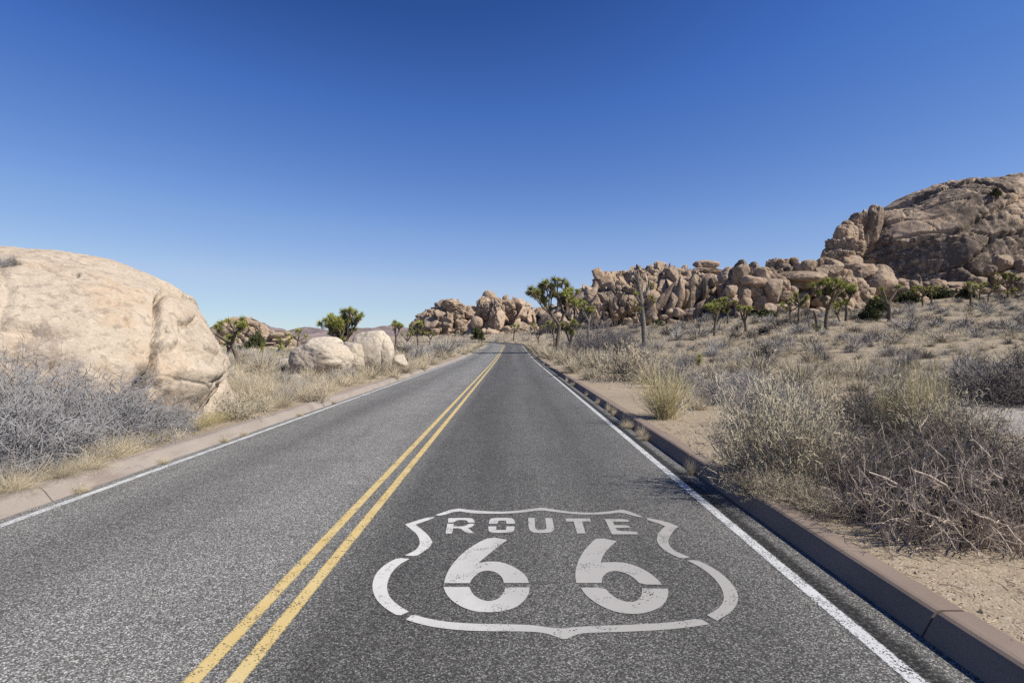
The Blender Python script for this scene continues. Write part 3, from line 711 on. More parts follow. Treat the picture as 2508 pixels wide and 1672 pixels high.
# far left outcrop
r = massif('rock_outcrop', 'tan rock outcrop rising behind the leaning yucca tree near the huge boulder', 'rock outcrop', 590, 112)
add_mass(r, ridge([(515, 850), (535, 815), (552, 790), (565, 778), (585, 775), (608, 773), (617, 783), (630, 797), (640, 800), (645, 815), (652, 825), (665, 850), (680, 870)], 112, 7, 9, 170, 80,
    lambda P: blocky(P, (3.6, 3, 2.6), 3, .55, .9) + blocky(P, (1.2, 1.2, 1.0), 5, .12, .25), 'far', 1))
boulders(r, 'far', RA, 9.046, 107, [(650, 560, 320, 260), (900, 600, 260, 240), (1000, 700, 220, 160), (840, 760, 260, 150), (760, 430, 260, 200), (960, 430, 130, 110), (1050, 480, 110, 130, 0, 'block')], 'rug')
r = massif('rock_outcrop', 'low pile of flat pale slabs beyond the leaning yucca tree', 'rock outcrop', 665, 80)
add_mass(r, ridge([(600, 866), (625, 852), (650, 838), (670, 828), (690, 822), (706, 818), (716, 830), (730, 850), (745, 866)], 82, 4, 4, 120, 60,
    lambda P: blocky(P, (3.2, 2.4, 0.9), 13, .35, .5) + blocky(P, (.9, .9, .6), 15, .1, .2), 'far', 2))
boulders(r, 'far', RA, 9.046, 78, [(1480, 640, 330, 110, -4), (1620, 590, 190, 90, -8), (1200, 720, 240, 90), (1290, 800, 260, 80), (1430, 850, 240, 70), (1290, 915, 330, 80), (1120, 830, 180, 80), (1000, 880, 200, 110), (1560, 760, 200, 120),
    (1730, 960, 180, 130), (760, 950, 160, 110), (1230, 990, 180, 90), (880, 850, 160, 110)], 'round')

# centre outcrops beyond the bend
r = massif('rock_outcrop', 'broad dome-shaped rock outcrop beyond the bend, left of the finger rock', 'rock outcrop', 1100, 250)
add_mass(r, ridge([R1(-60, 850), R1(60, 640), R1(150, 560), R1(230, 470), R1(320, 390), R1(400, 340), R1(520, 300), R1(600, 275), R1(700, 290), R1(830, 355), R1(900, 460), R1(990, 495), R1(1090, 500), R1(1130, 600), R1(1200, 850)], 250, 15, 16, 190, 90,
    lambda P: blocky(P, (13, 11, 10), 23, .8, 2.4, .3, .25, 1.8, .12) + blocky(P, (4.5, 4.2, 3.6), 25, .5, 1.2, .35, .25, 2.0, .15), 'far', 3))
boulders(r, 'far', R1, 7.35, 240, [(600, 350, 260, 150), (780, 480, 250, 180), (350, 650, 260, 260), (970, 520, 130, 100, 0, 'block'), (790, 360, 90, 70, 0, 'block'), (270, 480, 120, 100, 0, 'block'), (690, 290, 60, 25)], 'rug')
rubble(r, 'far', (1040, 1160), (803, 824), 236, 30, (5, 13), 5, ('rug', 'block'))
r = massif('rock_outcrop', 'jointed rock outcrop crowned by a finger-shaped boulder beyond the bend', 'rock outcrop', 1230, 215)
add_mass(r, ridge([R1(1000, 860), R1(1090, 620), R1(1120, 420), R1(1130, 330), R1(1200, 290), R1(1400, 300), R1(1480, 300), R1(1600, 290), R1(1800, 300), R1(1900, 350), R1(1960, 470), R1(2090, 500), R1(2200, 450), R1(2300, 470), R1(2400, 560), R1(2560, 860)], 215, 12, 14, 220, 100,
    lambda P: blocky(P, (9, 8, 18), 33, 1.4, 3.4, .3, .25, 2.0, .14) + blocky(P, (3.8, 3.8, 5), 35, .5, 1.2, .35, .25, 2.0, .15), 'far', 4))
boulders(r, 'far', R1, 7.35, 206, [(1310, 215, 195, 215, 4, 'round', 4), (1175, 420, 130, 320, 8), (1300, 330, 170, 90, 0, 'round'), (1280, 480, 240, 260), (1500, 470, 260, 330), (1700, 400, 240, 230, 0, 'block'), (1840, 380, 200, 230, 0, 'block'),
    (2005, 395, 110, 130, 0, 'block'), (1995, 345, 135, 60, 0, 'round'), (1085, 660, 170, 190, 0, 'round', -4), (1500, 640, 170, 330, 0, 'block', -3), (1390, 660, 150, 400, 8, 'block', -2), (2040, 520, 260, 110, 0, 'round'), (2220, 490, 170, 150),
    (1850, 740, 220, 150, 0, 'round', -5), (1650, 790, 160, 120, 0, 'round', -5), (1380, 860, 240, 140, 0, 'round', -6), (1960, 770, 150, 120, 0, 'round', -5), (2080, 610, 210, 80, 0, 'round'), (2190, 700, 200, 130, 0, 'round'), (1600, 560, 120, 200), (1730, 560, 130, 230), (1650, 340, 150, 60, 0, 'round'), (2100, 760, 170, 110, 0, 'round', -4), (2260, 800, 170, 110, 0, 'round', -4)], 'rug')
rubble(r, 'far', (1165, 1340), (803, 824), 198, 36, (5, 14), 6, ('rug', 'block'))

# pale broken crags to the right of the big yucca tree
r = massif('rock_crag', 'pale broken crag with square turrets behind the dead yucca trunk', 'rock crag', 1520, 170)
add_mass(r, ridge([R2(-560, 1250), R2(-350, 950), R2(-200, 820), R2(60, 740), R2(210, 690), R2(230, 545), R2(430, 560), R2(470, 560), R2(560, 520), R2(640, 430), R2(760, 380), R2(850, 380), R2(950, 340), R2(1000, 330), R2(1250, 330), R2(1400, 330), R2(1560, 310), R2(1640, 230), R2(1720, 150), R2(1990, 160), R2(2040, 260), R2(2200, 230), R2(2400, 300), R2(2560, 380), R2(2800, 480), R2(3100, 700), R2(3400, 1100)], 172, 22, 14, 460, 200,
    lambda P: blocky(P, (12, 10, 19), 43, 1.2, 3.0, .3, .22, 2.2, .12) + blocky(P, (4.2, 4.0, 6.0), 45, .5, 1.3, .35, .22, 2.2, .14) + blocky(P, (1.5, 1.5, 1.9), 47, .18, .55, .35, .22, .7, .2) * sstep(-.25, .2, fbm(P * .15, 48, 2)) + .2 * fbm(P * .9, 46, 4), 'far', 5, 0.9))
boulders(r, 'far', R2, 8.7125, 164, [(1100, 305, 310, 150, 0, 'rug', 8), (1880, 120, 250, 150, 0, 'rug', 8), (265, 660, 110, 260, 0, 'block', 6), (385, 660, 100, 200, 0, 'block', 6), (720, 420, 170, 120, 0, 'block', 5),
    (800, 760, 330, 480, 20, 'round', -2), (1060, 900, 260, 260, 0, 'round', -6), (840, 970, 300, 110, -12, 'round', -7), (560, 560, 90, 220, 20, 'block', 4), (660, 620, 80, 300, 20, 'block', 2), (1000, 1100, 300, 140, 0, 'round', -9), (60, 820, 150, 190, 0, 'rug', 0)], 'rug')
rubble(r, 'far', (1350, 1640), (765, 800), 152, 26, (6, 15), 7, ('rug', 'block'), 4)
r = massif('rock_crag', 'layered rock dome capped by a loaf-shaped knob above the upright slabs', 'rock crag', 1735, 200)
add_mass(r, ridge([R3(850, 800), R3(1000, 520), R3(1060, 450), R3(1150, 400), R3(1210, 340), R3(1300, 310), R3(1640, 310), R3(1750, 340), R3(1950, 400), R3(2150, 450), R3(2400, 800)], 200, 14, 14, 150, 90,
    lambda P: blocky(P, (9, 8, 2.2), 53, .7, 1.0, .25) + blocky(P, (2.5, 2.5, .9), 55, .2, .4), 'far', 6))
boulders(r, 'far', R3, 8.4, 194, [(1430, 235, 410, 150, 0, 'round'), (1290, 265, 130, 110, 0, 'block', -1), (1560, 250, 170, 130, 0, 'round', -1), (1430, 335, 440, 55, 0, 'round', -1), (1500, 400, 620, 90, 4, 'rug', -2)])

# upright slabs and columns
r = massif('rock_crag', 'crag of upright brown slabs and columns with deep shadowed gaps', 'rock crag', 1690, 125)
add_mass(r, ridge([R3(100, 1400), R3(250, 1150), R3(420, 1040), R3(520, 880), R3(640, 760), R3(800, 680), R3(900, 600), R3(1000, 620), R3(1080, 560), R3(1200, 540), R3(1400, 560), R3(1600, 600), R3(1700, 680), R3(1800, 580), R3(1900, 470), R3(2000, 390), R3(2150, 300), R3(2400, 260), R3(2600, 500), R3(2700, 1200)], 127, 8, 10, 220, 100,
    lambda P: blocky(P, (2.6, 3, 14), 63, .8, 1.8, .2) + .25 * fbm(P * .6, 64, 3), 'crag', 7))
boulders(r, 'crag', R3, 8.4, 119, [(900, 850, 150, 600, 8), (1000, 920, 130, 350, 12), (1115, 850, 150, 640, 3), (1250, 780, 120, 440, 6), (1405, 730, 180, 500, 9), (1555, 590, 150, 180, 0, 'round', -1), (1545, 730, 150, 190, 12), (1190, 560, 200, 190, 0, 'block'), (1340, 530, 120, 140, 0, 'block'),
    (720, 1000, 190, 320, 16), (580, 900, 120, 560, 33), (440, 1080, 150, 430, 36), (300, 1250, 190, 400, 36), (1310, 1080, 190, 340, 34), (1490, 1060, 270, 300, 14), (1860, 560, 400, 430, 0, 'round', 2), (1720, 790, 120, 260, 0), (2160, 360, 290, 340, 0, 'block', 0), (1100, 1050, 140, 260, 4), (1940, 790, 240, 190, 0, 'round', -4), (1950, 960, 260, 180, 0, 'block', -3), (1760, 980, 200, 160, 0, 'block', -3)], 'round')
boulders(r, 'crag', R3, 8.4, 111, [(870, 1240, 210, 200), (680, 1195, 120, 100), (1095, 1260, 260, 200, 0, 'block'), (1240, 1340, 90, 110), (1430, 1335, 250, 190), (1430, 1395, 160, 100, 0, 'round', -2), (770, 1415, 270, 120), (1140, 1405, 220, 100), (550, 1330, 130, 110), (1700, 1350, 120, 110), (360, 1330, 110, 160), (980, 1350, 150, 90), (2200, 1290, 150, 160), (510, 1430, 110, 100)], 'round')

# pile of rounded boulders
r = massif('boulder_pile', 'great pile of rounded brown boulders below the monolith', 'boulder pile', 1930, 112)
add_mass(r, ridge([R4(-60, 900), R4(60, 560), R4(180, 360), R4(420, 290), R4(700, 290), R4(900, 250), R4(1050, 240), R4(1400, 260), R4(1500, 300), R4(1700, 230), R4(2000, 190), R4(2300, 260), R4(2500, 420), R4(2700, 700), R4(2900, 1050)], 116, 7, 10, 230, 110,
    lambda P: blocky(P, (4.5, 4, 3.4), 73, .7, 1.5) + blocky(P, (1.6, 1.6, 1.4), 75, .2, .4), 'crag', 8))
boulders(r, 'crag', R4, 8.4, 108, [(300, 430, 250, 330), (560, 370, 280, 290, 0, 'block'), (750, 435, 230, 230, 0, 'block', -2), (930, 400, 160, 170), (500, 560, 310, 200, -12, 'round', -2), (640, 600, 290, 170, 0, 'round', -3), (1030, 540, 280, 190, 8, 'round', -2), (950, 800, 370, 430, 0, 'round', -3), (600, 850, 460, 380, 0, 'rug', -2),
    (1170, 720, 260, 260, 0, 'block', -3), (1190, 880, 240, 160, 0, 'block', -4), (1370, 810, 160, 230, 0, 'round', -3), (1600, 490, 800, 190, 6, 'round', -2), (1560, 300, 270, 210, 0, 'round', 1), (1700, 285, 260, 230, 0, 'round', 0), (1950, 200, 260, 180, 0, 'round', 2), (2200, 240, 320, 160, 22, 'round', 1), (1930, 390, 240, 140, 10, 'round', -1), (2120, 400, 360, 260, 10, 'block', 0),
    (2270, 590, 150, 160, 0, 'block', -3), (350, 900, 190, 270, 12, 'round', -4), (390, 1060, 190, 230, 8, 'round', -5), (240, 1040, 130, 260, 14, 'round', -4), (880, 1140, 220, 180, 0, 'round', -6), (750, 1050, 360, 270, 0, 'rug', -3), (100, 780, 220, 190, 0, 'round', -5), (120, 970, 250, 190, 0, 'block', -4), (930, 210, 200, 170, 0, 'rug', 5), (1110, 200, 150, 140, 0, 'block', 4), (1215, 205, 150, 140, 0, 'block', 4), (1370, 200, 170, 170, 0, 'block', 4),
    (1280, 345, 115, 115, 0, 'block', 1), (1080, 390, 140, 130, 0, 'rug', 1), (1180, 290, 190, 110, 0, 'block', 3), (1090, 1140, 260, 150, 0, 'round', -6), (1550, 1000, 260, 300, 0, 'round', -2), (1350, 1090, 220, 210, 0, 'round', -4), (1500, 650, 420, 120, 10, 'rug', -1), (1750, 800, 420, 260, 0, 'rug', 0), (1950, 1000, 300, 200, 0, 'round', -1), (2150, 850, 380, 300, 0, 'rug', 0), (2350, 1000, 260, 200, 0, 'round', -2), (250, 1290, 150, 150, 0, 'round', -7)], 'round')
rubble(r, 'crag', (1930, 2080), (760, 778), 104, 16, (10, 22), 9)

# the monolith
r = massif('rock_monolith', 'massive dark-stained granite monolith, the tallest rock on the skyline', 'rock formation', 2360, 165)
def mono_disp(P):
    d = blocky(P, (34, 30, 13), 83, .35, 1.3, .5, .18, 1.0, .045) + blocky(P, (13, 12, 6), 85, .15, .5, .5, .2, .6, .05) * sstep(-.3, .2, fbm(P * .06, 88, 2)) + blocky(P, (3.2, 3.2, 2.4), 89, .2, .45, .4, .25, .2, .25) * sstep(.0, .3, fbm(P * .09, 90, 2)) + .9 * fbm(P * .09, 86, 4) + .22 * fbm(P * .6, 87, 4)
    return d
prof_m = [(2004, 730), (2014, 690), (2022, 650), R6(330, 900), R6(400, 740), R6(500, 640), R6(600, 560), R6(850, 500), R6(980, 420), R6(1100, 340), R6(1250, 275), R6(1400, 235), R6(1550, 205), R6(1700, 205), R6(1850, 205), R6(2000, 190), R6(2200, 170), R6(2350, 150), R6(2700, 60), R6(3200, 20), R6(3800, 200), R6(4400, 700), R6(4700, 1200)]
add_mass(r, ridge(prof_m, 165, 30, 9, 430, 200, mono_disp, 'mono', 9, 0.72, 2.0, 0.16))
boulders(r, 'crag', R6, 4.215, 150, [(785, 620, 130, 340, 6, 'block'), (690, 570, 75, 200, 6, 'block'), (610, 690, 150, 150, 0, 'block', -1), (500, 720, 180, 180, 0, 'block', -2), (620, 560, 95, 140, 0, 'block'), (530, 600, 90, 90, 0, 'round'), (390, 830, 140, 140, 0, 'rug', -3), (540, 850, 190, 180, 0, 'rug', -4), (320, 900, 90, 100, 0, 'round', -3), (660, 830, 120, 110, 0, 'rug', -3), (440, 930, 180, 120, 0, 'rug', -5), (560, 980, 170, 130, 0, 'round', -6), (720, 760, 70, 150, 10, 'round', -1)])
boulders(r, 'crag', R6, 4.215, 163, [(1450, 215, 90, 60), (1560, 212, 160, 80), (1390, 240, 70, 50), (1760, 240, 160, 80), (1960, 240, 150, 60), (2060, 152, 125, 75), (2230, 118, 115, 75), (2190, 150, 60, 50), (1850, 182, 45, 38), (1915, 178, 65, 34), (1975, 175, 50, 36), (2140, 165, 70, 40), (2320, 120, 90, 100), (2260, 165, 80, 50), (1640, 225, 90, 60)])
boulders(r, 'mono', R6, 4.215, 154, [(1650, 320, 190, 140, 0, 'block'), (1900, 310, 270, 110, -6), (2080, 390, 330, 140, -4, 'block')])
boulders(r, 'mono', R6, 4.215, 143, [(2000, 920, 800, 260, 4, 'round', 0)])
boulders(r, 'crag', R6, 4.215, 126, [(860, 1170, 270, 260, 0, 'round', -4), (600, 1110, 300, 180, 0, 'block', -2), (300, 1080, 260, 120, 8), (1600, 1310, 180, 100, 0, 'round', -3), (1240, 1390, 190, 100, 0, 'round', -6), (1180, 1310, 150, 60), (1500, 1260, 140, 80), (2150, 1000, 190, 150, 0, 'block', 2), (2000, 1075, 100, 90, 20, 'block', 0), (1390, 1350, 150, 80), (1090, 1370, 130, 80, 0, 'round', -3), (770, 1290, 90, 80, 0, 'round', -8), (620, 1195, 120, 90, 0, 'round', -8), (420, 1175, 90, 90, 0, 'block', -8), (650, 1285, 160, 130, 0, 'round', -8), (1680, 1220, 260, 60, 3, 'round', 0), (1100, 1220, 190, 90, 0, 'rug', 2), (1250, 1190, 80, 130, 0, 'block', 1), (2260, 1130, 220, 110), (2330, 1020, 140, 110, 0, 'block'), (1900, 1180, 130, 80), (2080, 1160, 130, 90), (1950, 1280, 110, 70)])
rubble(r, 'crag', (2060, 2520), (690, 735), 127, 70, (7, 20), 11, ('round', 'block'), 6)

# far hills
def hill(prof, D, nu, nv, amp, seed, df):
    me = ridge(prof, D, df, df, nu, nv, lambda P: amp * fbm(P / (amp * 5), seed, 5), 'hills', seed, 1.2, 20, 0.05)
    return tag(obj('hills', me), kind='structure')
hill([(200, 850), (420, 815), (560, 805), (640, 797), (652, 805), (672, 806), (682, 811), (720, 814), (745, 808), (790, 807), (850, 812), (905, 800), (948, 795), (985, 803), (1020, 812), (1080, 822), (1180, 838)], 2600, 260, 60, 26, 91, 420)
hill([(560, 860), (640, 842), (700, 826), (735, 812), (760, 808), (800, 810), (840, 818), (870, 828), (900, 850)], 1100, 180, 60, 12, 93, 160)

# ------------------------------------------------------------------ plants
def unit(v): return v / (np.linalg.norm(v, axis=-1, keepdims=True) + 1e-9)
def strands(rng, base, dirs, length, k, wander, droop=0.0):
    """polylines (n,k,3) grown from base along dirs with wandering"""
    n = len(base); P = np.zeros((n, k, 3)); P[:, 0] = base; d = unit(dirs.copy())
    step = (np.asarray(length) / (k - 1)).reshape(-1, 1)
    for j in range(1, k):
        d = unit(d + wander * rng.normal(size=(n, 3)) + np.array([0, 0, -droop])); P[:, j] = P[:, j - 1] + d * step
    return P
def ribbons(rng, P, w0, w1):
    """flat tapering ribbons along the polylines"""
    n, k, _ = P.shape; tan = unit(P[:, -1] - P[:, 0]); side = unit(np.cross(tan, rng.normal(size=(n, 3))))
    wd = np.linspace(1, 0, k)[None, :, None] * np.asarray(w0).reshape(-1, 1, 1) + np.linspace(0, 1, k)[None, :, None] * np.asarray(w1).reshape(-1, 1, 1)
    A = P - side[:, None] * wd / 2; B = P + side[:, None] * wd / 2
    V = np.stack([A, B], 2).reshape(-1, 3)
    i = (np.arange(n)[:, None] * k + np.arange(k - 1)[None, :]) * 2
    return V, np.stack([i, i + 1, i + 3, i + 2], -1).reshape(-1, 4)
def tubes(P, R, sides=5):
    n, k, _ = P.shape; tan = unit(np.gradient(P, axis=1)); ref = np.where(np.abs(tan[..., 2:]) > 0.9, np.array([1.0, 0, 0]), np.array([0, 0, 1.0]))
    u = unit(np.cross(tan, ref)); v = np.cross(tan, u); a = np.arange(sides) * 2 * math.pi / sides
    V = P[:, :, None] + R[:, :, None, None] * (u[:, :, None] * np.cos(a)[:, None] + v[:, :, None] * np.sin(a)[:, None])
    V = V.reshape(-1, 3)
    b = (np.arange(n)[:, None, None] * k + np.arange(k - 1)[None, :, None]) * sides; s = np.arange(sides)[None, None]; s2 = (np.arange(sides) + 1) % sides
    return V, np.stack([b + s, b + s2[None, None], b + s2[None, None] + sides, b + s + sides], -1).reshape(-1, 4)
def join(parts):
    Vs, Fs, o = [], [], 0
    for V, Fc in parts: Vs.append(V); Fs.append(Fc + o); o += len(V)
    return np.concatenate(Vs), np.concatenate(Fs)
def hemi(rng, n, lo=0.1, hi=1.0):
    z = rng.uniform(lo, hi, n); a = rng.uniform(0, 2 * math.pi, n); r = np.sqrt(np.maximum(0, 1 - z * z)); return np.stack([r * np.cos(a), r * np.sin(a), z], 1)
def pick(rng, P, m):
    """m random points along each polyline with the local direction"""
    n, k, _ = P.shape; i = np.repeat(np.arange(n), m); t = rng.uniform(0.25, 1.0, n * m) * (k - 1); j = np.minimum(t.astype(int), k - 2); f = (t - j)[:, None]
    return P[i, j] * (1 - f) + P[i, j + 1] * f, unit(P[i, j + 1] - P[i, j]), i

def shrub_mesh(name, seed, mat, kind, q=1.0, wmul=1.0):
    """unit shrub: about 1 m across the crown and 1 m tall; q scales how many twigs, wmul how thick they are drawn"""
    rng = np.random.default_rng(seed); parts = []
    if kind == 'brush':                                   # leafless tangle of fine twigs
        n = int(46 * q) + 6
        b = np.c_[rng.normal(size=(n, 2)) * 0.09, np.zeros(n) - 0.03]
        P0 = strands(rng, b, hemi(rng, n, 0.12, 1.0) * [1.15, 1.15, 1], rng.uniform(.5, .85, n), 6, .22)
        b1, d1, _ = pick(rng, P0, 7); P1 = strands(rng, b1, d1 + .75 * rng.normal(size=d1.shape), rng.uniform(.18, .42, len(b1)), 5, .34)
        b2, d2, _ = pick(rng, P1, 6); P2 = strands(rng, b2, d2 + .95 * rng.normal(size=d2.shape), rng.uniform(.07, .20, len(b2)), 3, .35)
        parts = [ribbons(rng, P0, .011 * wmul, .006 * wmul), ribbons(rng, P1, .006 * wmul, .004 * wmul), ribbons(rng, P2, .0045 * wmul, .0028 * wmul)]
    elif kind == 'leafy':                                 # dense upright twigs with small leaves
        n = int(60 * q) + 6
        b = np.c_[rng.normal(size=(n, 2)) * 0.10, np.zeros(n) - 0.03]
        P0 = strands(rng, b, hemi(rng, n, 0.25, 1.0), rng.uniform(.5, .9, n), 5, .16)
        b1, d1, _ = pick(rng, P0, 8); P1 = strands(rng, b1, d1 + [0, 0, .35] + .5 * rng.normal(size=d1.shape), rng.uniform(.12, .3, len(b1)), 4, .2)
        b2, d2, _ = pick(rng, P1, 6); P2 = strands(rng, b2, d2 + [0, 0, .3] + .8 * rng.normal(size=d2.shape), rng.uniform(.025, .075, len(b2)), 2, .2)
        parts = [ribbons(rng, P0, .010 * wmul, .005 * wmul), ribbons(rng, P1, .005 * wmul, .003 * wmul), ribbons(rng, P2, .009 * wmul, .005 * wmul)]
    elif kind == 'grass':                                 # bunchgrass
        n = int(520 * q) + 20
        b = np.c_[rng.normal(size=(n, 2)) * 0.13, np.zeros(n) - 0.02]
        d = hemi(rng, n, .35, 1.0); d[:, :2] += b[:, :2] * 2.2
        P0 = strands(rng, b, d, rng.uniform(.45, 1.05, n), 4, .12, .10); parts = [ribbons(rng, P0, .008 * wmul, .002 * wmul)]
    elif kind == 'broom':                                 # fine nearly upright stems
        n = int(420 * q) + 20
        b = np.c_[rng.normal(size=(n, 2)) * 0.10, np.zeros(n) - 0.02]
        d = hemi(rng, n, .62, 1.0); d[:, :2] += b[:, :2] * 2.0
        P0 = strands(rng, b, d, rng.uniform(.5, 1.02, n), 5, .09)
        b1, d1, _ = pick(rng, P0, 3); P1 = strands(rng, b1, d1 + .35 * rng.normal(size=d1.shape), rng.uniform(.12, .3, len(b1)), 3, .15)
        parts = [ribbons(rng, P0, .006 * wmul, .003 * wmul), ribbons(rng, P1, .004 * wmul, .002 * wmul)]
    elif kind == 'sprawl':                                # dead sprawling branches, real round twigs
        n = int(26 * q) + 4
        b = np.c_[rng.normal(size=(n, 2)) * 0.16, np.zeros(n) - 0.02]
        P0 = strands(rng, b, hemi(rng, n, 0.05, .8) * [1.3, 1.3, 1], rng.uniform(.6, 1.0, n), 7, .2, .03)
        b1, d1, _ = pick(rng, P0, 6); P1 = strands(rng, b1, d1 + .7 * rng.normal(size=d1.shape), rng.uniform(.2, .5, len(b1)), 6, .28)
        b2, d2, _ = pick(rng, P1, 5); P2 = strands(rng, b2, d2 + .9 * rng.normal(size=d2.shape), rng.uniform(.06, .2, len(b2)), 4, .3)
        def rad(P, a, z): return np.repeat(np.linspace(a, z, P.shape[1])[None], len(P), 0) * rng.uniform(.7, 1.3, (len(P), 1))
        parts = [tubes(P0, rad(P0, .0085, .0045) * wmul, 4), tubes(P1, rad(P1, .004, .0022) * wmul, 3), tubes(P2, rad(P2, .0024, .0014) * wmul, 3)]
    elif kind == 'cholla':                                # stubby jointed stems
        n = int(16 * q) + 3
        P0 = strands(rng, np.c_[rng.normal(size=(n, 2)) * .08, np.zeros(n)], hemi(rng, n, .25, 1), rng.uniform(.4, .7, n), 4, .2)
        b1, d1, _ = pick(rng, P0, 5); P1 = strands(rng, b1, d1 + .8 * rng.normal(size=d1.shape) + [0, 0, .4], rng.uniform(.12, .28, len(b1)), 3, .2)
        b2, d2, _ = pick(rng, P1, 3); P2 = strands(rng, b2, d2 + .8 * rng.normal(size=d2.shape) + [0, 0, .3], rng.uniform(.08, .16, len(b2)), 3, .2)
        rr = lambda P, a: np.repeat(np.linspace(a, a * .8, P.shape[1])[None], len(P), 0)
        parts = [tubes(P0, rr(P0, .022), 5), tubes(P1, rr(P1, .02), 5), tubes(P2, rr(P2, .018), 5)]
    elif kind == 'dome':                                  # small rounded far shrub
        n = int(60 * q) + 8; d = hemi(rng, n, 0.0, 1.0); r0 = rng.uniform(.05, .6, n)[:, None]; r1 = rng.uniform(.75, 1.1, n)[:, None]
        lump = 1 + .22 * vnoise(d * 2.3 + seed * 1.7, seed)[:, None]; P0 = np.stack([d * r0 * .5 * lump, d * r1 * .5 * lump + .10 * rng.normal(size=(n, 3))], 1); P0[:, :, 2] *= 1.6; parts = [ribbons(rng, P0, .05 * wmul, .02 * wmul)]
    elif kind == 'tuft':                                  # far grass tuft, one quad per blade
        n = int(60 * q) + 8; b = np.c_[rng.normal(size=(n, 2)) * .16, np.zeros(n) - .02]; d = hemi(rng, n, .3, 1.0); d[:, :2] += b[:, :2] * 2
        parts = [ribbons(rng, strands(rng, b, d, rng.uniform(.45, 1.0, n), 2, .1), .05 * wmul, .012 * wmul)]
    V, Fc = join(parts)
    ext = np.percentile(np.abs(V[:, :2]), 97); V[:, :2] *= 0.5 / ext; V[:, 2] = np.where(V[:, 2] > 0, V[:, 2] / np.percentile(V[:, 2], 99), V[:, 2]); V[:, 2] = np.maximum(V[:, 2], -.06)
    return make_mesh(name, V, Fc, [MA[mat]], False)

LIB = {}
def lib(key, name, mat, kind, q, wmul, n=3):
    if key not in LIB: LIB[key] = [shrub_mesh(name, hash_s(key) + i, mat, kind, q, wmul) for i in range(n)]
    return LIB[key]
def hash_s(s): return sum((i + 1) * ord(c) for i, c in enumerate(s)) % 9973
PLACED = []                                               # footprints already taken (x, y, r)
PR = random.Random(4)
KINDS = {  # key: (name, mat, kind)
 'silver': ('silvery_brush', 'lilac', 'brush'), 'grey': ('grey_brush', 'grey', 'brush'), 'dark': ('dark_brush', 'dark', 'brush'), 'tan': ('tan_shrub', 'tan', 'leafy'),
 'olive': ('olive_shrub', 'olive', 'leafy'), 'gold': ('golden_broom', 'gold', 'broom'), 'straw': ('straw_grass_clump', 'straw', 'grass'), 'sprawl': ('dead_brush', 'dead', 'sprawl'), 'cholla': ('cholla_cactus', 'dark', 'cholla'), 'thicket': ('bare_thicket', 'thicket', 'brush')}
def plant(key, x, y, h, wd, label, group=None, cat=None, lod=None, dz=0.0, n=3):
    nm, mat, kind = KINDS[key]
    D = math.hypot(x, y)
    if lod is None: lod = 'a' if D < 9 else 'b' if D < 20 else 'c' if D < 42 else 'd'
    size = (h + wd) / 2
    if key == 'sprawl': lod = 's'
    q, wm = {'s': (.95, 1.15), 'a': (2.2, 0.62), 'b': (1.2, 1.1), 'c': (0.6, 2.1), 'd': (0.3, 3.8)}[lod]
    if lod in 'cd' and kind in ('brush', 'leafy') and key != 'thicket': kind, q, wm = ('dome', 10, .2) if lod == 'c' else ('dome', 4.5, .34)
    me = PR.choice(lib(key + lod, nm, mat, kind, q, wm, n))
    o = obj(nm, me, None, (x, y, tz(x, y) + dz), (0, 0, PR.uniform(0, 6.28)), (wd, wd, h))
    PLACED.append((x, y, wd * 0.35))
    return tag(o, label, cat or ('grass' if key == 'straw' else 'cactus' if key == 'cholla' else 'shrub'), group)
def plant_px(key, px, D, h, wd, label, **kw): return plant(key, at(px, D), D, h, wd, label, **kw)

# silvery brush in front of the huge boulder
G = 'silvery brush along the kerb below the huge boulder'
for px, D, h, wd in ((30, 6.9, 1.25, 1.9), (-60, 7.6, 1.5, 1.9), (120, 8.6, 1.35, 2.0), (170, 7.3, .95, 1.7), (230, 8.4, 1.15, 1.9), (290, 9.3, 1.1, 1.7), (340, 9.2, .8, 1.6), (60, 6.2, .7, 1.5), (410, 10.0, .62, 1.2), (-10, 8.4, 1.6, 1.7), (210, 9.6, 1.2, 1.8)):
    plant('silver', min(at(px, D), -5.25 - wd * .46), D, h * .88, wd, 'silvery leafless tangled brush between the kerb and the huge smooth boulder', group=G)
for px, D, h, wd in ((30, 5.9, .32, .55), (215, 6.9, .3, .6), (260, 7.5, .4, .7), (300, 7.9, .32, .6), (345, 8.6, .3, .6), (150, 6.5, .25, .5), (400, 9.0, .25, .5)):
    plant_px('straw', px, D, h, wd, 'short dry grass tuft under the silvery brush at the sunlit kerb', group='dry grass under the silvery brush')
for px, D, h, wd in ((505, 10.6, .24, .45), (530, 11.0, .22, .45), (480, 10.1, .2, .4), (550, 11.4, .2, .4)):
    plant_px('gold', px, D, h, wd, 'orange-yellow dry grass tuft at the foot of the huge boulder', group='orange grass at the foot of the huge boulder', cat='grass')
bpy.context.view_layer.update()
def on_rock(o, px, py):
    """set a plant on the rock surface seen at a pixel"""
    dg = bpy.context.evaluated_depsgraph_get(); d = Vector(((px - CX) / F, 1, (CY - py) / F)).normalized()
    hit, loc, nrm, *_ = ROCK[0].ray_cast(ROCK[1] @ Vector((0, 0, EYE)), d)
    if hit: o.location = ROCK[1].inverted() @ loc - Vector((0, 0, .06))
gb = bpy.data.objects['giant_boulder']; ROCK = (gb, gb.matrix_world.inverted())
on_rock(plant_px('silver', 10, 13.2, .24, .32, 'small twiggy bush growing from a ledge on top of the huge boulder', lod='b'), 10, 648)
on_rock(plant_px('dark', 33, 13.2, .22, .26, 'tiny dark bush growing from a ledge on top of the huge boulder', lod='b'), 33, 647)

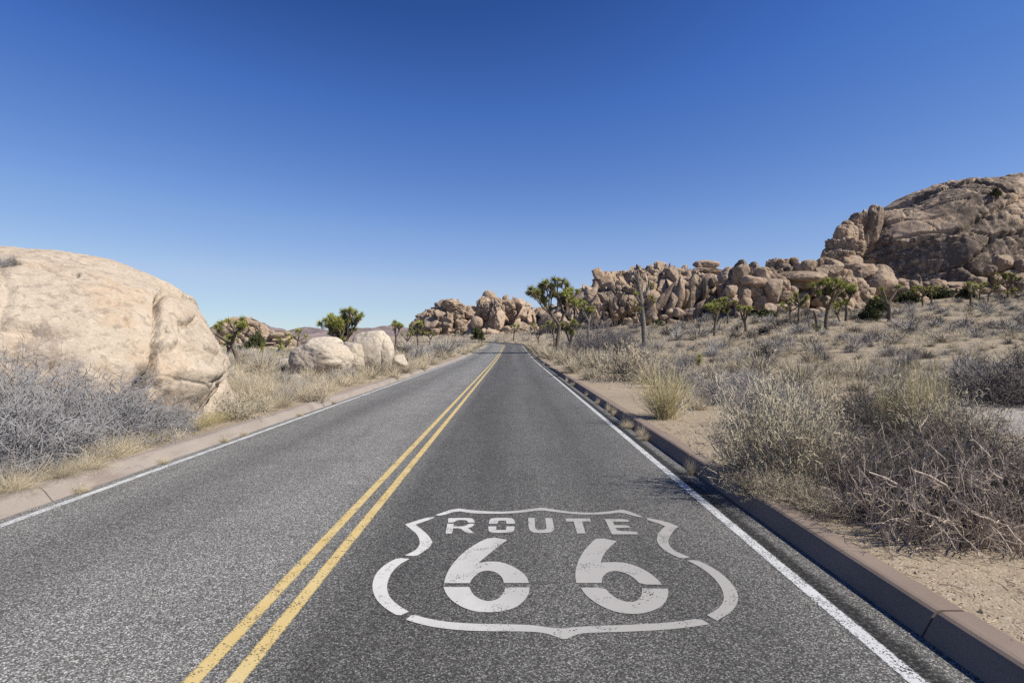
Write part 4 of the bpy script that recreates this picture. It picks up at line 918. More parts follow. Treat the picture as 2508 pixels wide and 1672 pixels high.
# left verge up to the round boulders
plant_px('olive', 590, 11.6, .55, 1.05, 'low grey-green rounded shrub beside the end of the huge boulder')
for px, D, h, wd in ((640, 12.8, .5, .8), (690, 13.6, .55, .8), (740, 15.2, .5, .9), (615, 15, .6, 1.0), (660, 16.5, .6, 1.0), (720, 17.5, .55, .9), (770, 16.0, .55, .9), (620, 19, .6, 1.2), (800, 18.0, .6, 1.0), (835, 20, .65, 1.1), (870, 21.5, .6, 1.1), (690, 20, .6, 1.1), (760, 21.5, .6, 1.1), (640, 22, .5, 1.1), (590, 21, .5, 1.2), (905, 24, .7, 1.2), (600, 17.5, .6, 1.1)):
    plant_px('straw', px, D, h, wd, 'pale straw bunchgrass clump between the sunlit kerb and the round boulders', group='bunchgrass before the round boulders')
for px, D, h, wd in ((700, 15.0, .5, .8), (745, 17.2, .55, .9), (815, 21.5, .6, 1.0), (605, 18, .5, .9), (855, 24, .6, 1.0)):
    plant_px('grey', px, D, h, wd, 'grey twiggy bush among straw grass before the round boulders', group='grey bushes before the round boulders')
for px, D, h, wd in ((780, 14.8, .55, .7), (930, 26.0, .75, 1.2), (960, 27.5, .7, 1.1), (880, 25.5, .6, 1.0), (995, 28, .55, 1.0)):
    plant_px('tan', px, D, h, wd, 'tan leafy shrub by the round and split boulders', group='tan shrubs by the round and split boulders')
plant_px('silver', 650, 28.5, 1.1, 2.0, 'domed silvery bush growing beside the leaning yucca tree', lod='c')
plant_px('silver', 705, 31, .9, 1.6, 'silvery bush squeezed behind the low tan boulder', lod='c')
plant_px('tan', 620, 31, .5, .9, 'small tan shrub at the base of the leaning yucca tree')

# right verge, near
plant_px('olive', 1885, 6.4, 1.18, 1.4, 'big dense olive-tan shrub leaning over the shaded kerb', lod='a')
plant_px('olive', 1955, 6.2, 1.08, 1.1, 'olive-tan shrub grown into the back of the big kerb shrub', lod='a')
plant_px('olive', 2265, 7.8, 1.05, 1.5, 'wide olive-tan shrub in front of the flat grey slab', lod='a')
plant_px('tan', 2340, 7.6, .8, 1.4, 'tan shrub spilling before the flat grey slab', lod='a')
for px, D, h, wd in ((2235, 7.9, 1.25, .4), (2175, 8.0, 1.1, .4), (2285, 8.2, 1.18, .45)):
    plant_px('gold', px, D, h, wd, 'golden seed stalks standing up out of the wide olive shrub', group='golden stalks in the olive shrub', lod='b')
for px, D, h, wd in ((2140, 4.95, .62, 1.1), (2240, 4.65, .7, 1.2), (2330, 4.6, .75, 1.3), (2430, 4.55, .8, 1.3), (2080, 5.4, .6, 1.1), (2500, 4.3, .6, 1.0), (2380, 5.3, .9, 1.5)):
    plant_px('sprawl', px, D, h, wd, 'sprawling dead brush of bare pale branches beside the shaded kerb', group='sprawling dead brush by the shaded kerb', lod='a')
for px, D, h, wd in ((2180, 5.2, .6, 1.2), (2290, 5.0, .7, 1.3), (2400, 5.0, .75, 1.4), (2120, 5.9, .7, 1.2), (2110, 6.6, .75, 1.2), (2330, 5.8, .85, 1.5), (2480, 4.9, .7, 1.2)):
    plant_px('dark', px, D, h, wd, 'dark filler brush standing in for the shade beneath the sprawling dead branches', group='dark brush beneath the dead branches', lod='a')  # filler plants whose dark twig colour paints the shaded hollow
for px, D, h, wd in ((1850, 5.9, .28, .6), (1960, 5.5, .3, .7), (2010, 5.2, .22, .6), (1800, 6.5, .25, .6)):
    plant_px('tan', px, D, h, wd, 'low tan twigs at the foot of the big kerb shrub', group='low twigs below the kerb shrub', lod='a')
for px, D, h, wd in ((2170, 10.0, .85, 1.7), (2120, 11.0, .75, 1.3), (2390, 11.6, 1.0, 2.2), (2470, 11.2, 1.15, 2.2), (2300, 12.2, .8, 1.8), (2520, 12.6, 1.3, 2.2)):
    plant_px('dark', px, D, h, wd, 'dark grey-brown bush around the grey granite slabs', group='dark bushes around the granite slabs', lod='b')
for px, D, h, wd in ((2230, 10.8, .8, 1.6), (2330, 13.5, .9, 1.8), (2440, 13.0, 1.1, 1.9)):
    plant_px('grey', px, D, h, wd, 'grey bush mixed with dark brush around the granite slabs', group='grey bushes around the granite slabs', lod='b')
plant_px('gold', 1628, 11.6, 1.05, 1.15, 'yellow-green broom bush standing alone on bare sand by the kerb', lod='b')
for px, D, h, wd in ((1740, 14.3, .8, 1.3), (1800, 14.8, .85, 1.5), (1850, 13.0, .75, 1.3), (1880, 10.5, .9, 1.3), (1940, 11.5, .8, 1.3), (1780, 17.5, .7, 1.4)):
    plant_px('grey', px, D, h, wd, 'pale grey bush behind the yellow-green broom bush', group='grey bushes behind the broom bush', lod='b')
plant_px('tan', 1548, 22.5, 1.55, 2.7, 'big rounded tan shrub with a shadowed heart beside the bare sand', lod='b')
plant_px('straw', 1600, 21.0, 1.2, 1.8, 'tall straw grass against the big rounded tan shrub', lod='b')
for px, D, h, wd in ((1402, 28, .95, 1.45), (1470, 29, 1.3, 1.9), (1430, 33, 1.2, 1.9), (1385, 38, 1.2, 1.7), (1360, 46, 1.1, 1.9), (1330, 54, 1.2, 2.0), (1318, 62, 1.2, 2.2), (1345, 58, 1.0, 1.9), (1400, 44, 1.3, 2.2), (1305, 74, 1.1, 2.0), (1308, 84, 1.1, 2.2), (1510, 33, 1.2, 2.0), (1450, 40, 1.2, 2.0), (1298, 96, 1.0, 2.4)):
    plant_px('tan', px, D, h, wd, 'tan shrub lining the shaded kerb toward the big yucca tree', group='tan shrubs lining the shaded kerb')
for px, D, h, wd in ((1150, 70, 1.1, 2.4), (1130, 62, 1.0, 2.2), (1165, 84, 1.0, 2.6), (1100, 55, .9, 2.0), (1080, 48, .9, 1.8), (1050, 42, .8, 1.6), (1020, 36, .8, 1.5), (1000, 33, .7, 1.3), (1175, 98, 1.0, 2.8), (1120, 75, 1.0, 2.6), (1060, 38, .7, 1.2), (1035, 32, .6, 1.0), (965, 24.5, .5, .9), (1178, 110, 1.2, 3.0)):
    plant_px('straw', px, D, h, wd, 'straw-coloured bushy grass lining the sunlit kerb toward the bend', group='straw grass lining the sunlit kerb')
for px, D, h, wd in ((1090, 62, 1.7, 4.6), (1120, 80, 1.7, 4.6), (1065, 72, 1.5, 4.0), (1035, 58, 1.0, 3.0)):
    plant_px('grey', px, D, h, wd, 'wide grey leafless bush near the bend of the road', group='grey bushes near the bend', lod='c')
for px, D, h, wd in ((1480, 47, 3.3, 4.4), (1530, 46, 2.3, 3.4), (1432, 50, 3.0, 3.6), (1500, 45, 2.4, 3.4)):
    plant_px('thicket', px, D, h, wd, 'large bare grey thicket beside the dead yucca trunk', group='bare grey thicket by the dead trunk', lod='b')
plant_px('cholla', 1870, 27.5, .95, 1.0, 'dark knobbly cholla cactus standing in the grass', lod='a')
plant_px('cholla', 1872, 56, .8, 1.2, 'low dark cactus clump near a small yucca on the slope', lod='a')
for px, D, h, wd in ((1830, 36, .9, 2.4), (1590, 29, .8, 1.6), (1900, 44, .8, 2.2)):
    plant_px('grey', px, D, h, wd, 'domed grey bush on the straw-grass slope', group='domed grey bushes on the slope', lod='c')

# weeds in the gutter
for px, py in ((1945 - 180, 1160), (1588, 1078), (1570, 1068), (1552, 1050), (1535, 1040), (1510, 1018), (1480, 990), (1440, 970), (1405, 945), (1385, 935), (1335, 893), (1545, 1046), (1500, 1008)):
    D = F * (EYE + .0) / (py - CY); x = min(at(px, D), 2.36); h = .22
    o = plant('straw', 2.31 + PR.uniform(-.03, .03), D, PR.uniform(.16, .27), PR.uniform(.14, .26), 'small dry weed growing out of the gutter crack at the shaded kerb', group='weeds in the gutter', lod='b', dz=0.0, cat='weed'); o.location.z = 0.0
for D in (6.4, 7.9, 9.6, 10.3, 13.0, 15.5):
    o = plant('straw', -4.85, D, .12, .2, 'tiny dry weed at the foot of the sunlit kerb', group='weeds at the sunlit kerb', lod='c', cat='weed'); o.location.z = 0.0

# ------------------------------------------------------------------ yucca (Joshua) trees
def rosette_mesh(seed, n=110, r=1.0, w=0.095, deadn=40):
    """spiky head of leaves with a skirt of dry ones; unit radius"""
    rng = np.random.default_rng(seed)
    d = hemi(rng, n, -.35, 1.0); L = rng.uniform(.7, 1.0, n) * (0.85 + .15 * d[:, 2]); P = strands(rng, d * .08 + [0, 0, 0], d, L, 3, .05)
    wv = np.array([w, w, w * .1]); V1, F1 = ribbons(rng, P, w, w * .15)
    d2 = hemi(rng, deadn, -1.0, -.05); P2 = strands(rng, d2 * .06 + np.c_[np.zeros((deadn, 2)), rng.uniform(-.7, 0, deadn)], d2, rng.uniform(.35, .65, deadn), 3, .08)
    V2, F2 = ribbons(rng, P2, w, w * .2)
    V, Fc = join([(V1, F1), (V2, F2)])
    return V, Fc, np.r_[np.zeros(len(F1)), np.ones(len(F2))]
ROS = [rosette_mesh(300 + i) for i in range(4)]
ROSM = [make_mesh('leaf_rosette', *r[:2], [MA['jgreen'], MA['jdead']], False, r[2]) for r in ROS]
ROSF = [rosette_mesh(320 + i, 34, 1.0, .16, 12) for i in range(3)]
def yucca_skeleton(seed, H, W, fork=.4, levels=3, nmain=3, lean=(0, 0), r0=None, spread=.8, kids=2, thick=1.0):
    rng = random.Random(seed); br = []; tips = []
    r0 = r0 or 0.032 * H + .05
    def grow(p, d, L, rad, lv):
        pts = [p]; k = 5
        for j in range(k - 1):
            d = (d + Vector((rng.gauss(0, .13), rng.gauss(0, .13), rng.gauss(.08, .10)))).normalized(); p = p + d * (L / (k - 1)); pts.append(p)
        r1 = rad * .80
        br.append((pts, [rad + (r1 - rad) * j / (k - 1) for j in range(k)]))
        if lv <= 0: tips.append((p, d)); return
        n = kids + (1 if rng.random() < .35 else 0); a0 = rng.uniform(0, 6.28)
        for i in range(n):
            a = a0 + i * 6.283 / n + rng.gauss(0, .35)
            perp = Vector((math.cos(a), math.sin(a), rng.uniform(-.25, .35)))
            nd = (d * .75 + perp * spread * rng.uniform(.6, 1.1)).normalized()
            grow(p, nd, L * rng.uniform(.55, .95), r1 * .82, lv - (1 if rng.random() < .85 else 2))
    p = Vector((0, 0, -.15)); top = Vector((lean[0], lean[1], H * fork)); pts = []
    for j in range(6):
        t = j / 5; q = p.lerp(top, t) + Vector((math.sin(t * 3 + seed) * .03 * H * t, math.cos(t * 2.3 + seed) * .02 * H * t, 0)); pts.append(q)
    br.append((pts, [r0 * (1.25 if j == 0 else 1.0 - .05 * j) for j in range(6)]))
    a0 = rng.uniform(0, 6.28)
    for i in range(nmain):
        a = a0 + i * 6.283 / nmain + rng.gauss(0, .3)
        d = Vector((math.cos(a) * spread, math.sin(a) * spread, rng.uniform(.55, 1.1))).normalized()
        grow(pts[-1] - Vector((0, 0, .1)), d, H * (1 - fork) * .42 * rng.uniform(.8, 1.15), r0 * .68, levels - 1)
    # fit to the wanted height and width
    zs = max(t[0].z for t in tips); xs = max(abs(t[0].x - lean[0]) for t in tips) + 1e-3
    kz = (H * .94 - H * fork) / max(zs - H * fork, .1); kx = (W * .45) / xs
    def fit(v):
        if v.z <= H * fork and (v - pts[0]).length < H * fork * 1.2 and v in pts: return v
        return Vector((lean[0] + (v.x - lean[0]) * kx, lean[1] + (v.y - lean[1]) * kx, H * fork + (v.z - H * fork) * kz))
    br = [br[0]] + [([fit(v) for v in P], R) for P, R in br[1:]]
    tips = [(fit(p), Vector((d.x * kx, d.y * kx, d.z * kz)).normalized()) for p, d in tips]
    return br, tips
def yucca_tree(px, D, py_top, W, label, seed, separate=True, ros=0.360, extra=2, base_py=None, group=None, mat='bark', crownmat=None, **kw):
    x = at(px, D); zb = tz(x, D); H = up(py_top, D) - zb
    br, tips = yucca_skeleton(seed, H, W, **kw); rng = random.Random(seed)
    root = thing('yucca_tree', label, 'tree', (x, D, zb), group)
    parts = [tubes(np.array([[v[:] for v in P]]), np.array([R]), 7) for P, R in br]
    V, Fc = join(parts); V = V + .12 * np.repeat(np.linspace(0, 1, 1), 1) * 0
    V += 0.02 * np.stack([vnoise(V * 6, 1), vnoise(V * 6, 2), 0 * V[:, 0]], 1)
    obj('trunk', make_mesh('trunk', V, Fc, [MA[mat]], True), root)
    spots = [(p, d, ros * rng.uniform(.85, 1.2)) for p, d in tips]
    for i in range(extra):                                # short side heads below the tips
        P, R = rng.choice(br[1:]); j = rng.randrange(2, 5); d = Vector((rng.gauss(0, 1), rng.gauss(0, 1), rng.uniform(0, 1))).normalized(); spots.append((P[j] + d * ros * .5, d, ros * rng.uniform(.6, .9)))
    if separate:
        for p, d, s in spots:
            o = obj('leaf_rosette', rng.choice(ROSM), root, p); o.rotation_euler = (d * .7 + Vector((0, 0, .5))).to_track_quat('Z', 'Y').to_euler(); o.scale = (s, s, s)
    else:
        Vs, Fs, Ms, o0 = [], [], [], 0
        for p, d, s in spots:
            V, Fc, M = ROSF[rng.randrange(3)]; R = np.array((d * .7 + Vector((0, 0, .5))).to_track_quat('Z', 'Y').to_matrix())
            Vs.append(V @ R.T * s + np.array(p[:])); Fs.append(Fc + o0); Ms.append(M); o0 += len(V)
        obj('crown', make_mesh('crown', np.concatenate(Vs), np.concatenate(Fs), [MA['jgreen'], MA['jdead']], False, np.concatenate(Ms)), root)
    PLACED.append((x, D, .4))
    return root
yucca_tree(1365, 69, 674, 7.4, 'tallest green yucca tree with a wide branching crown beside the shaded kerb', 5, ros=0.6, extra=40, fork=.36, levels=4, nmain=4, spread=.85, r0=.27)
yucca_tree(592, 33, 775, 3.0, 'leaning yucca tree with bare trunk and spread-out heads beside the huge boulder', 12, ros=0.36, extra=12, fork=.5, levels=2, nmain=3, lean=(-.75, 0), r0=.14, spread=.75)
yucca_tree(838, 40, 754, 3.0, 'dense many-headed yucca tree growing behind the round boulders', 21, ros=0.36, extra=60, fork=.14, levels=3, nmain=5, spread=.55, r0=.16, kids=3)
yucca_tree(968, 72, 783, 2.0, 'slim yucca tree with upturned arms beyond the split boulder', 31, ros=0.432, extra=6, fork=.5, levels=2, nmain=3, spread=.5, r0=.14)
yucca_tree(1024, 80, 786, 2.6, 'slim forked yucca tree beyond the sunlit kerb, nearest the grey bushes at the bend', 33, ros=0.456, extra=8, fork=.5, levels=2, nmain=3, spread=.7, r0=.15)
yucca_tree(996, 84, 810, 2.0, 'short yucca tree standing between the two slim ones', 35, separate=False, ros=0.432, extra=8, fork=.55, levels=1, nmain=4, spread=.6, r0=.12)
yucca_tree(1053, 120, 812, 2.6, 'small dark yucca tree at the foot of the dome-shaped outcrop', 36, separate=False, ros=0.480, extra=5, fork=.5, levels=2, nmain=3, r0=.15)
yucca_tree(1258, 132, 796, 2.8, 'small yucca tree silhouetted on pale rubble beyond the bend', 37, separate=False, ros=0.540, extra=6, fork=.6, levels=1, nmain=4, spread=.8, r0=.13)
yucca_tree(1318, 110, 792, 2.4, 'little forked yucca beside the tallest yucca tree', 38, separate=False, ros=0.480, fork=.3, levels=2, nmain=3, r0=.13)
yucca_tree(1357, 92, 782, 2.0, 'yucca half hidden behind the trunk of the tallest yucca tree', 39, separate=False, ros=0.600, extra=9, fork=.5, levels=1, nmain=3, r0=.14)
yucca_tree(1398, 66, 785, 1.8, 'low bushy yucca beside the trunk of the tallest yucca tree', 40, ros=0.432, extra=23, fork=.3, levels=1, nmain=4, spread=.6, r0=.14)
yucca_tree(1442, 72, 730, 2.6, 'grey-limbed yucca tree rising out of the bare grey thicket', 41, ros=0.504, extra=11, fork=.5, levels=2, nmain=3, spread=.55, r0=.2, mat='greybark')
yucca_tree(1712, 84 / 2.2, 855, .3, 'single green yucca spike in the grass of the slope', 42, ros=0.240, extra=9, fork=.4, levels=0, nmain=2, spread=.1, r0=.06) if False else None
yucca_tree(1750, 60, 745, 1.5, 'yucca tree with a few drooping heads before the fallen boulders', 43, ros=0.481, extra=6, fork=.55, levels=1, nmain=3, spread=.6, r0=.14)
yucca_tree(1757, 84, 728, 3.2, 'spreading yucca tree close before the triangular boulder', 44, ros=0.595, extra=14, fork=.4, levels=2, nmain=3, spread=.85, r0=.17)
yucca_tree(1782, 84, 730, 3.0, 'thin yucca tree with light green heads before the boulder pile', 45, ros=0.595, extra=14, fork=.4, levels=2, nmain=3, spread=.7, r0=.16)
yucca_tree(1826, 64, 750, 1.7, 'short forked yucca tree with one arm bent sideways', 46, ros=0.467, extra=5, fork=.5, levels=1, nmain=3, spread=.8, r0=.17)
yucca_tree(1936, 80, 738, 2.2, 'small yucca tree with heads held apart before the boulder pile', 47, ros=0.510, extra=6, fork=.5, levels=2, nmain=2, spread=.8, r0=.14)
yucca_tree(1957, 74, 716, 2.4, 'tall thin yucca tree with sparse heads before the boulder pile', 48, ros=0.510, extra=8, fork=.6, levels=1, nmain=4, spread=.8, r0=.16)
yucca_tree(2024, 62, 682, 4.0, 'full-crowned green yucca tree on the slope, biggest before the boulder pile', 49, ros=0.510, extra=41, fork=.42, levels=3, nmain=4, spread=.8, r0=.24)
yucca_tree(2058, 72, 742, 1.6, 'small yucca tree under the arms of its full-crowned neighbour', 50, ros=0.481, extra=8, fork=.5, levels=1, nmain=3, lean=(-.5, 0), r0=.12)
yucca_tree(2072, 74, 696, 3.0, 'green yucca tree close behind its full-crowned neighbour', 51, ros=0.538, extra=26, fork=.45, levels=3, nmain=3, spread=.7, r0=.2)
yucca_tree(2178, 70, 696, 3.0, 'thick-trunked yucca tree with few upright arms beside the evergreen bush', 52, ros=0.481, extra=6, fork=.55, levels=1, nmain=3, spread=.9, r0=.26)
yucca_tree(2260, 104, 700, 3.0, 'yucca tree with dark crown before the foot of the monolith', 53, separate=False, ros=0.600, extra=11, fork=.5, levels=2, nmain=3, spread=.7, r0=.2)
yucca_tree(2282, 106, 702, 2.6, 'slender yucca tree twinned with a dark-crowned one before the monolith', 54, separate=False, ros=0.540, extra=9, fork=.55, levels=2, nmain=3, spread=.6, r0=.16)
yucca_tree(2378, 94, 688, 2.4, 'straight single-stemmed yucca tree on the upper slope', 55, separate=False, ros=0.504, extra=9, fork=.55, levels=2, nmain=3, spread=.6, r0=.2)
yucca_tree(2399, 108, 692, 2.4, 'yucca tree standing behind the straight single-stemmed one', 56, separate=False, ros=0.540, extra=9, fork=.5, levels=2, nmain=3, spread=.6, r0=.17)
yucca_tree(2420, 104, 698, 2.2, 'thin yucca tree on the upper slope near leafy bushes', 57, separate=False, ros=0.504, extra=6, fork=.55, levels=1, nmain=3, spread=.7, r0=.15)
yucca_tree(2468, 112, 668, 4.6, 'broad-crowned yucca tree highest on the slope below the monolith', 58, separate=False, ros=0.600, extra=26, fork=.4, levels=3, nmain=3, spread=.9, r0=.22)
yucca_tree(2490, 106, 706, 3.0, 'low leaning yucca tree beside the broad-crowned one', 59, separate=False, ros=0.540, extra=9, fork=.35, levels=2, nmain=3, lean=(.5, 0), r0=.17)
yucca_tree(740 - 10, 74, 806, 2.2, 'yucca tree among the flat pale slabs', 60, separate=False, ros=0.480, extra=8, fork=.5, levels=1, nmain=4, spread=.8, r0=.13)
yucca_tree(678, 62, 850, 1.3, 'round low yucca bush before the flat pale slabs', 61, separate=False, ros=0.504, extra=17, fork=.3, levels=1, nmain=3, spread=.7, r0=.13)
yucca_tree(695, 76, 830, 1.6, 'little yucca tree perched by the flat pale slabs', 62, separate=False, ros=0.456, extra=5, fork=.5, levels=1, nmain=3, spread=.8, r0=.12)
yucca_tree(560, 44, 820, 1.2, 'withered yucca hidden between the huge boulder and the leaning tree', 63, separate=False, ros=0.360, extra=8, fork=.5, levels=1, nmain=2, r0=.12)

def small_yucca(px, D, h, label, n=3):
    x = at(px, D); root = thing('young_yucca', label, 'plant', (x, D, tz(x, D)))
    rng = random.Random(int(px))
    for i in range(n):
        o = obj('leaf_rosette', rng.choice(ROSM), root, (rng.uniform(-.05, .05), rng.uniform(-.05, .05), h * (.25 + .3 * i))); s = h * .38; o.scale = (s * .75, s * .75, s); o.rotation_euler = (rng.uniform(-.2, .2), rng.uniform(-.2, .2), i)
    V, Fc = tubes(np.array([[(0, 0, -.05), (0, 0, h * .4), (0, 0, h * .8)]]), np.array([[.04, .04, .03]]), 6); obj('stem', make_mesh('stem', V, Fc, [MA['bark']], True), root)
    PLACED.append((x, D, .4)); return root
small_yucca(1712, 30, .72, 'single green yucca spike growing in the grass of the slope')
small_yucca(643, 60, 1.1, 'single green yucca spike before the flat pale slabs')
small_yucca(1340, 64, .8, 'tiny yucca spike at the foot of the tallest yucca tree')

# dead yucca trunk
D = 50; x = at(1580, D); zb = tz(x, D)
root = thing('dead_yucca_trunk', 'tall grey dead yucca trunk with a dry straw top and two small green arms', 'tree', (x, D, zb))
T = lambda px, py: ((at(px, D) - x), 0.0, up(py, D) - zb)
def limb(pts, rad, name='trunk', mat='greybark', dep=0.0):
    P = np.array([[T(*p) for p in pts]], float); P[0, :, 1] += dep * np.linspace(0, 1, len(pts))
    V, Fc = tubes(P, np.array([rad]), 9); V += .03 * np.stack([vnoise(V * 5, 1), vnoise(V * 5, 2), 0 * V[:, 0]], 1); return obj(name, make_mesh(name, V, Fc, [MA[mat]], True), root)
limb([(1579, 862), (1578, 835), (1576, 800), (1573, 770), (1571, 740), (1567, 715), (1562, 690), (1560, 674)], [.26, .22, .22, .24, .25, .21, .2, .19])
limb([(1574, 738), (1584, 722), (1589, 700), (1590, 685)], [.17, .15, .13, .08], 'branch')
limb([(1572, 748), (1562, 735), (1556, 725)], [.12, .1, .08], 'branch', dep=-.5)
limb([(1574, 758), (1588, 745), (1594, 735)], [.1, .09, .08], 'branch', dep=-.3)
limb([(1571, 765), (1556, 768), (1544, 766)], [.09, .07, .06], 'branch', dep=-.3)
for px, py, s, dep, dry in ((1555, 722, .38, -.5, 0), (1594, 730, .42, -.3, 0), (1563, 758, .36, -.6, 0), (1600, 740, .3, -.3, 0), (1552, 742, .3, -.6, 0), (1596, 698, .3, 0, 1), (1544, 764, .2, -.3, 0)):
    p = T(px, py); o = obj('leaf_rosette', ROSM[int(px) % 4], root, (p[0], dep, p[2])); o.scale = (s, s, s)
dv, dfc, dm = rosette_mesh(350, 60, 1, .1, 90); dme = make_mesh('dry_leaf_head', dv, dfc, [MA['straw'], MA['jdead']], False, dm)
for px, py, s in ((1558, 680, .5), (1566, 684, .42), (1552, 686, .36), (1563, 700, .4)):
    p = T(px, py); o = obj('dry_leaf_head', dme, root, p); o.scale = (s, s, s * 1.2)
PLACED.append((x, D, .5))

# bent-over dead trunk, stumps and a fallen log on the slope
D = 57; x = at(1996, D); zb = tz(x, D)
root = thing('bent_dead_yucca', 'dead yucca bent over into an arch with bleached bark and green shoots', 'tree', (x, D, zb))
limb([(2001, 812), (2000, 790), (1998, 775), (1995, 766), (1990, 760)], [.16, .15, .14, .12, .1], 'trunk', 'bark')
limb([(1990, 760), (1986, 761), (1983, 765), (1981, 772)], [.105, .09, .06, .02], 'bleached_limb', 'bleached')
limb([(1983, 765), (1979, 775), (1981, 795), (1983, 805)], [.05, .06, .07, .05], 'branch', 'greybark')
for px, py, s in ((1991, 795, .28), (1992, 803, .26), (2008, 795, .25), (2006, 803, .25), (1998, 808, .25)):
    p = T(px, py); o = obj('leaf_rosette', ROSM[int(px) % 4], root, (p[0], -.15, p[2])); o.scale = (s, s, s)
D = 58; x = at(1807, D); zb = tz(x, D)
root = thing('tree_stump', 'short dark broken tree stump standing in straw grass', 'stump', (x, D, zb))
limb([(1807, 812), (1807, 802), (1806, 795)], [.13, .12, .06], 'stem', 'bark'); limb([(1805, 806), (1802, 800)], [.06, .05], 'broken_branch', 'bark')
D = 62; x = at(2345, D); zb = tz(x, D)
root = thing('fallen_log', 'dark fallen dead branch lying on the straw-grass slope', 'log', (x, D, zb))
yy = CY - (zb - EYE) * F / D
limb([(2325, yy - 4), (2340, yy - 7), (2348, yy - 14), (2352, yy - 12)], [.07, .08, .06, .04], 'branch', 'bark'); limb([(2372, yy - 3), (2395, yy - 6), (2412, yy - 4)], [.06, .06, .04], 'branch', 'bark', .4); limb([(2300, yy - 2), (2318, yy - 5)], [.05, .05], 'branch', 'greybark')
# branches lying over the kerb
D = 30; x = 2.7; zb = tz(x, D)
root = thing('fallen_branch', 'dry fallen branch lying across the shaded kerb', 'branch', (x, D, zb))
for pts, rad in (([(2.7, 0, .02), (2.3, -.2, .16), (1.9, -.1, .25), (1.6, 0, .2)], .02), ([(2.9, .3, .05), (2.4, .4, .2), (2.0, .5, .3)], .018), ([(2.2, -.15, .2), (2.0, -.5, .32)], .012), ([(3.2, -.4, .05), (2.5, -.5, .15), (2.1, -.7, .2)], .02)):
    P = np.array([pts], float) - np.array([x - 0.0, 0, 0]) + np.array([0, 0, 0]); V, Fc = tubes(P, np.full((1, len(pts)), rad), 6); obj('twig', make_mesh('twig', V, Fc, [MA['dead']], True), root)

# evergreen bushes
def evergreen(px, D, h, wd, label, seed, n=2600, leaf=.09):
    rng = np.random.default_rng(seed); x = at(px, D); root = thing('evergreen_bush', label, 'bush', (x, D, tz(x, D)))
    c = hemi(rng, 26, -.1, 1.0) * rng.uniform(.45, .85, (26, 1)); i = rng.integers(0, 26, n); p = c[i] + unit(rng.normal(size=(n, 3))) * rng.uniform(.1, .3, (n, 1))
    d = unit(p + .6 * rng.normal(size=(n, 3))); P = strands(rng, p * [wd / 2, wd / 2, h * .8] + [0, 0, h * .12], d, np.full(n, leaf * 1.8), 2, .1)
    V, Fc = ribbons(rng, P, leaf, leaf * .5); V[:, 2] = np.maximum(V[:, 2], 0)
    obj('foliage', make_mesh('foliage', V, Fc, [MA['juniper']], False), root)
    P0 = strands(rng, np.c_[rng.normal(size=(7, 2)) * .08, np.zeros(7) - .1], hemi(rng, 7, .4, 1), np.full(7, h * .7), 5, .15); V, Fc = tubes(P0, np.repeat(np.linspace(.06, .02, 5)[None], 7, 0), 5)
    obj('stem', make_mesh('stem', V, Fc, [MA['bark']], True), root); PLACED.append((x, D, wd * .5))
evergreen(2132, 72, 2.3, 3.0, 'dense dark green evergreen bush on the slope beside the thick-trunked yucca', 1)
evergreen(2152, 88, 3.4, 3.6, 'dark evergreen bush growing up behind the thick-trunked yucca', 2, 3200, .12)
evergreen(2225, 118, 3.0, 5.0, 'broad dark evergreen thicket against the foot of the monolith', 3, 3200, .16)
evergreen(2296, 122, 2.6, 6.0, 'dark evergreen thicket behind the twin yucca trees', 4, 3200, .16)
evergreen(2366, 116, 2.6, 3.6, 'green evergreen bush behind the straight single-stemmed yucca', 5, 2600, .15)
evergreen(1872, 92, 1.5, 4.0, 'low green bush at the foot of the boulder pile', 6, 1800, .12)
evergreen(1668, 112, 3.0, 3.4, 'green bush among boulders below the upright slabs', 7, 2000, .14)
evergreen(1610, 108, 1.6, 3.0, 'low olive bush at the foot of the upright slabs', 8, 1600, .13)
evergreen(1170, 150, 4.2, 4.0, 'dark green bush in the notch between the two outcrops beyond the bend', 9, 2000, .2)
evergreen(628, 72, 2.5, 3.0, 'dark bluish bush before the outcrop near the leaning yucca', 10, 2200, .1)
evergreen(578, 60, 1.0, 2.2, 'low dark green bush between the huge boulder and the leaning yucca', 11, 1500, .09)
evergreen(2435, 150, 2.6, 3.2, 'dark bush clinging to a ledge high on the monolith', 12, 900, .2)
bpy.context.view_layer.update()
mo = [o for o in bpy.data.objects['rock_monolith'].children if o.name.startswith('rock_mass')][0]; ROCK = (mo, mo.matrix_world.inverted())
lb = bpy.data.objects['evergreen_bush.011']; on_rock(lb, 2438, 480); lb.scale = (.8, .8, .8)

# ------------------------------------------------------------------ scattered shrubs: the larger ones one by one, the far mass as ground cover
NR = np.random.default_rng(77)
def free(x, y, r):
    for a, b, c in PLACED:
        if (a - x) ** 2 + (b - y) ** 2 < (c + r * .35) ** 2: return False
    return True
def allowed(x, y):
    t, s = road_ts(np.array([x]), np.array([y])); t = t[0]
    if abs(t) < 4.35: return False
    if t > 0 and t < 6.6 and y < 21 and y > 7: return NR.random() < .10            # bare sand by the kerb
    if x < 0:
        cr, sr = math.cos(-.785), math.sin(-.785); lx, ly = (x + 13.3) * cr + (y - 15.4) * sr, -(x + 13.3) * sr + (y - 15.4) * cr
        if abs(lx) < 8.9 and abs(ly) < 4.3: return False
        if math.hypot(x + 8.8, y - 27.5) < 2.3: return False
    if x > 6.8 and x < 14.5 and 8.6 < y < 11.9: return False
    if float(fbm(np.array([[x * .16, y * .10, 3.3]]), 61, 2)[0]) > .42: return NR.random() < .15   # bare sand patches
    return True
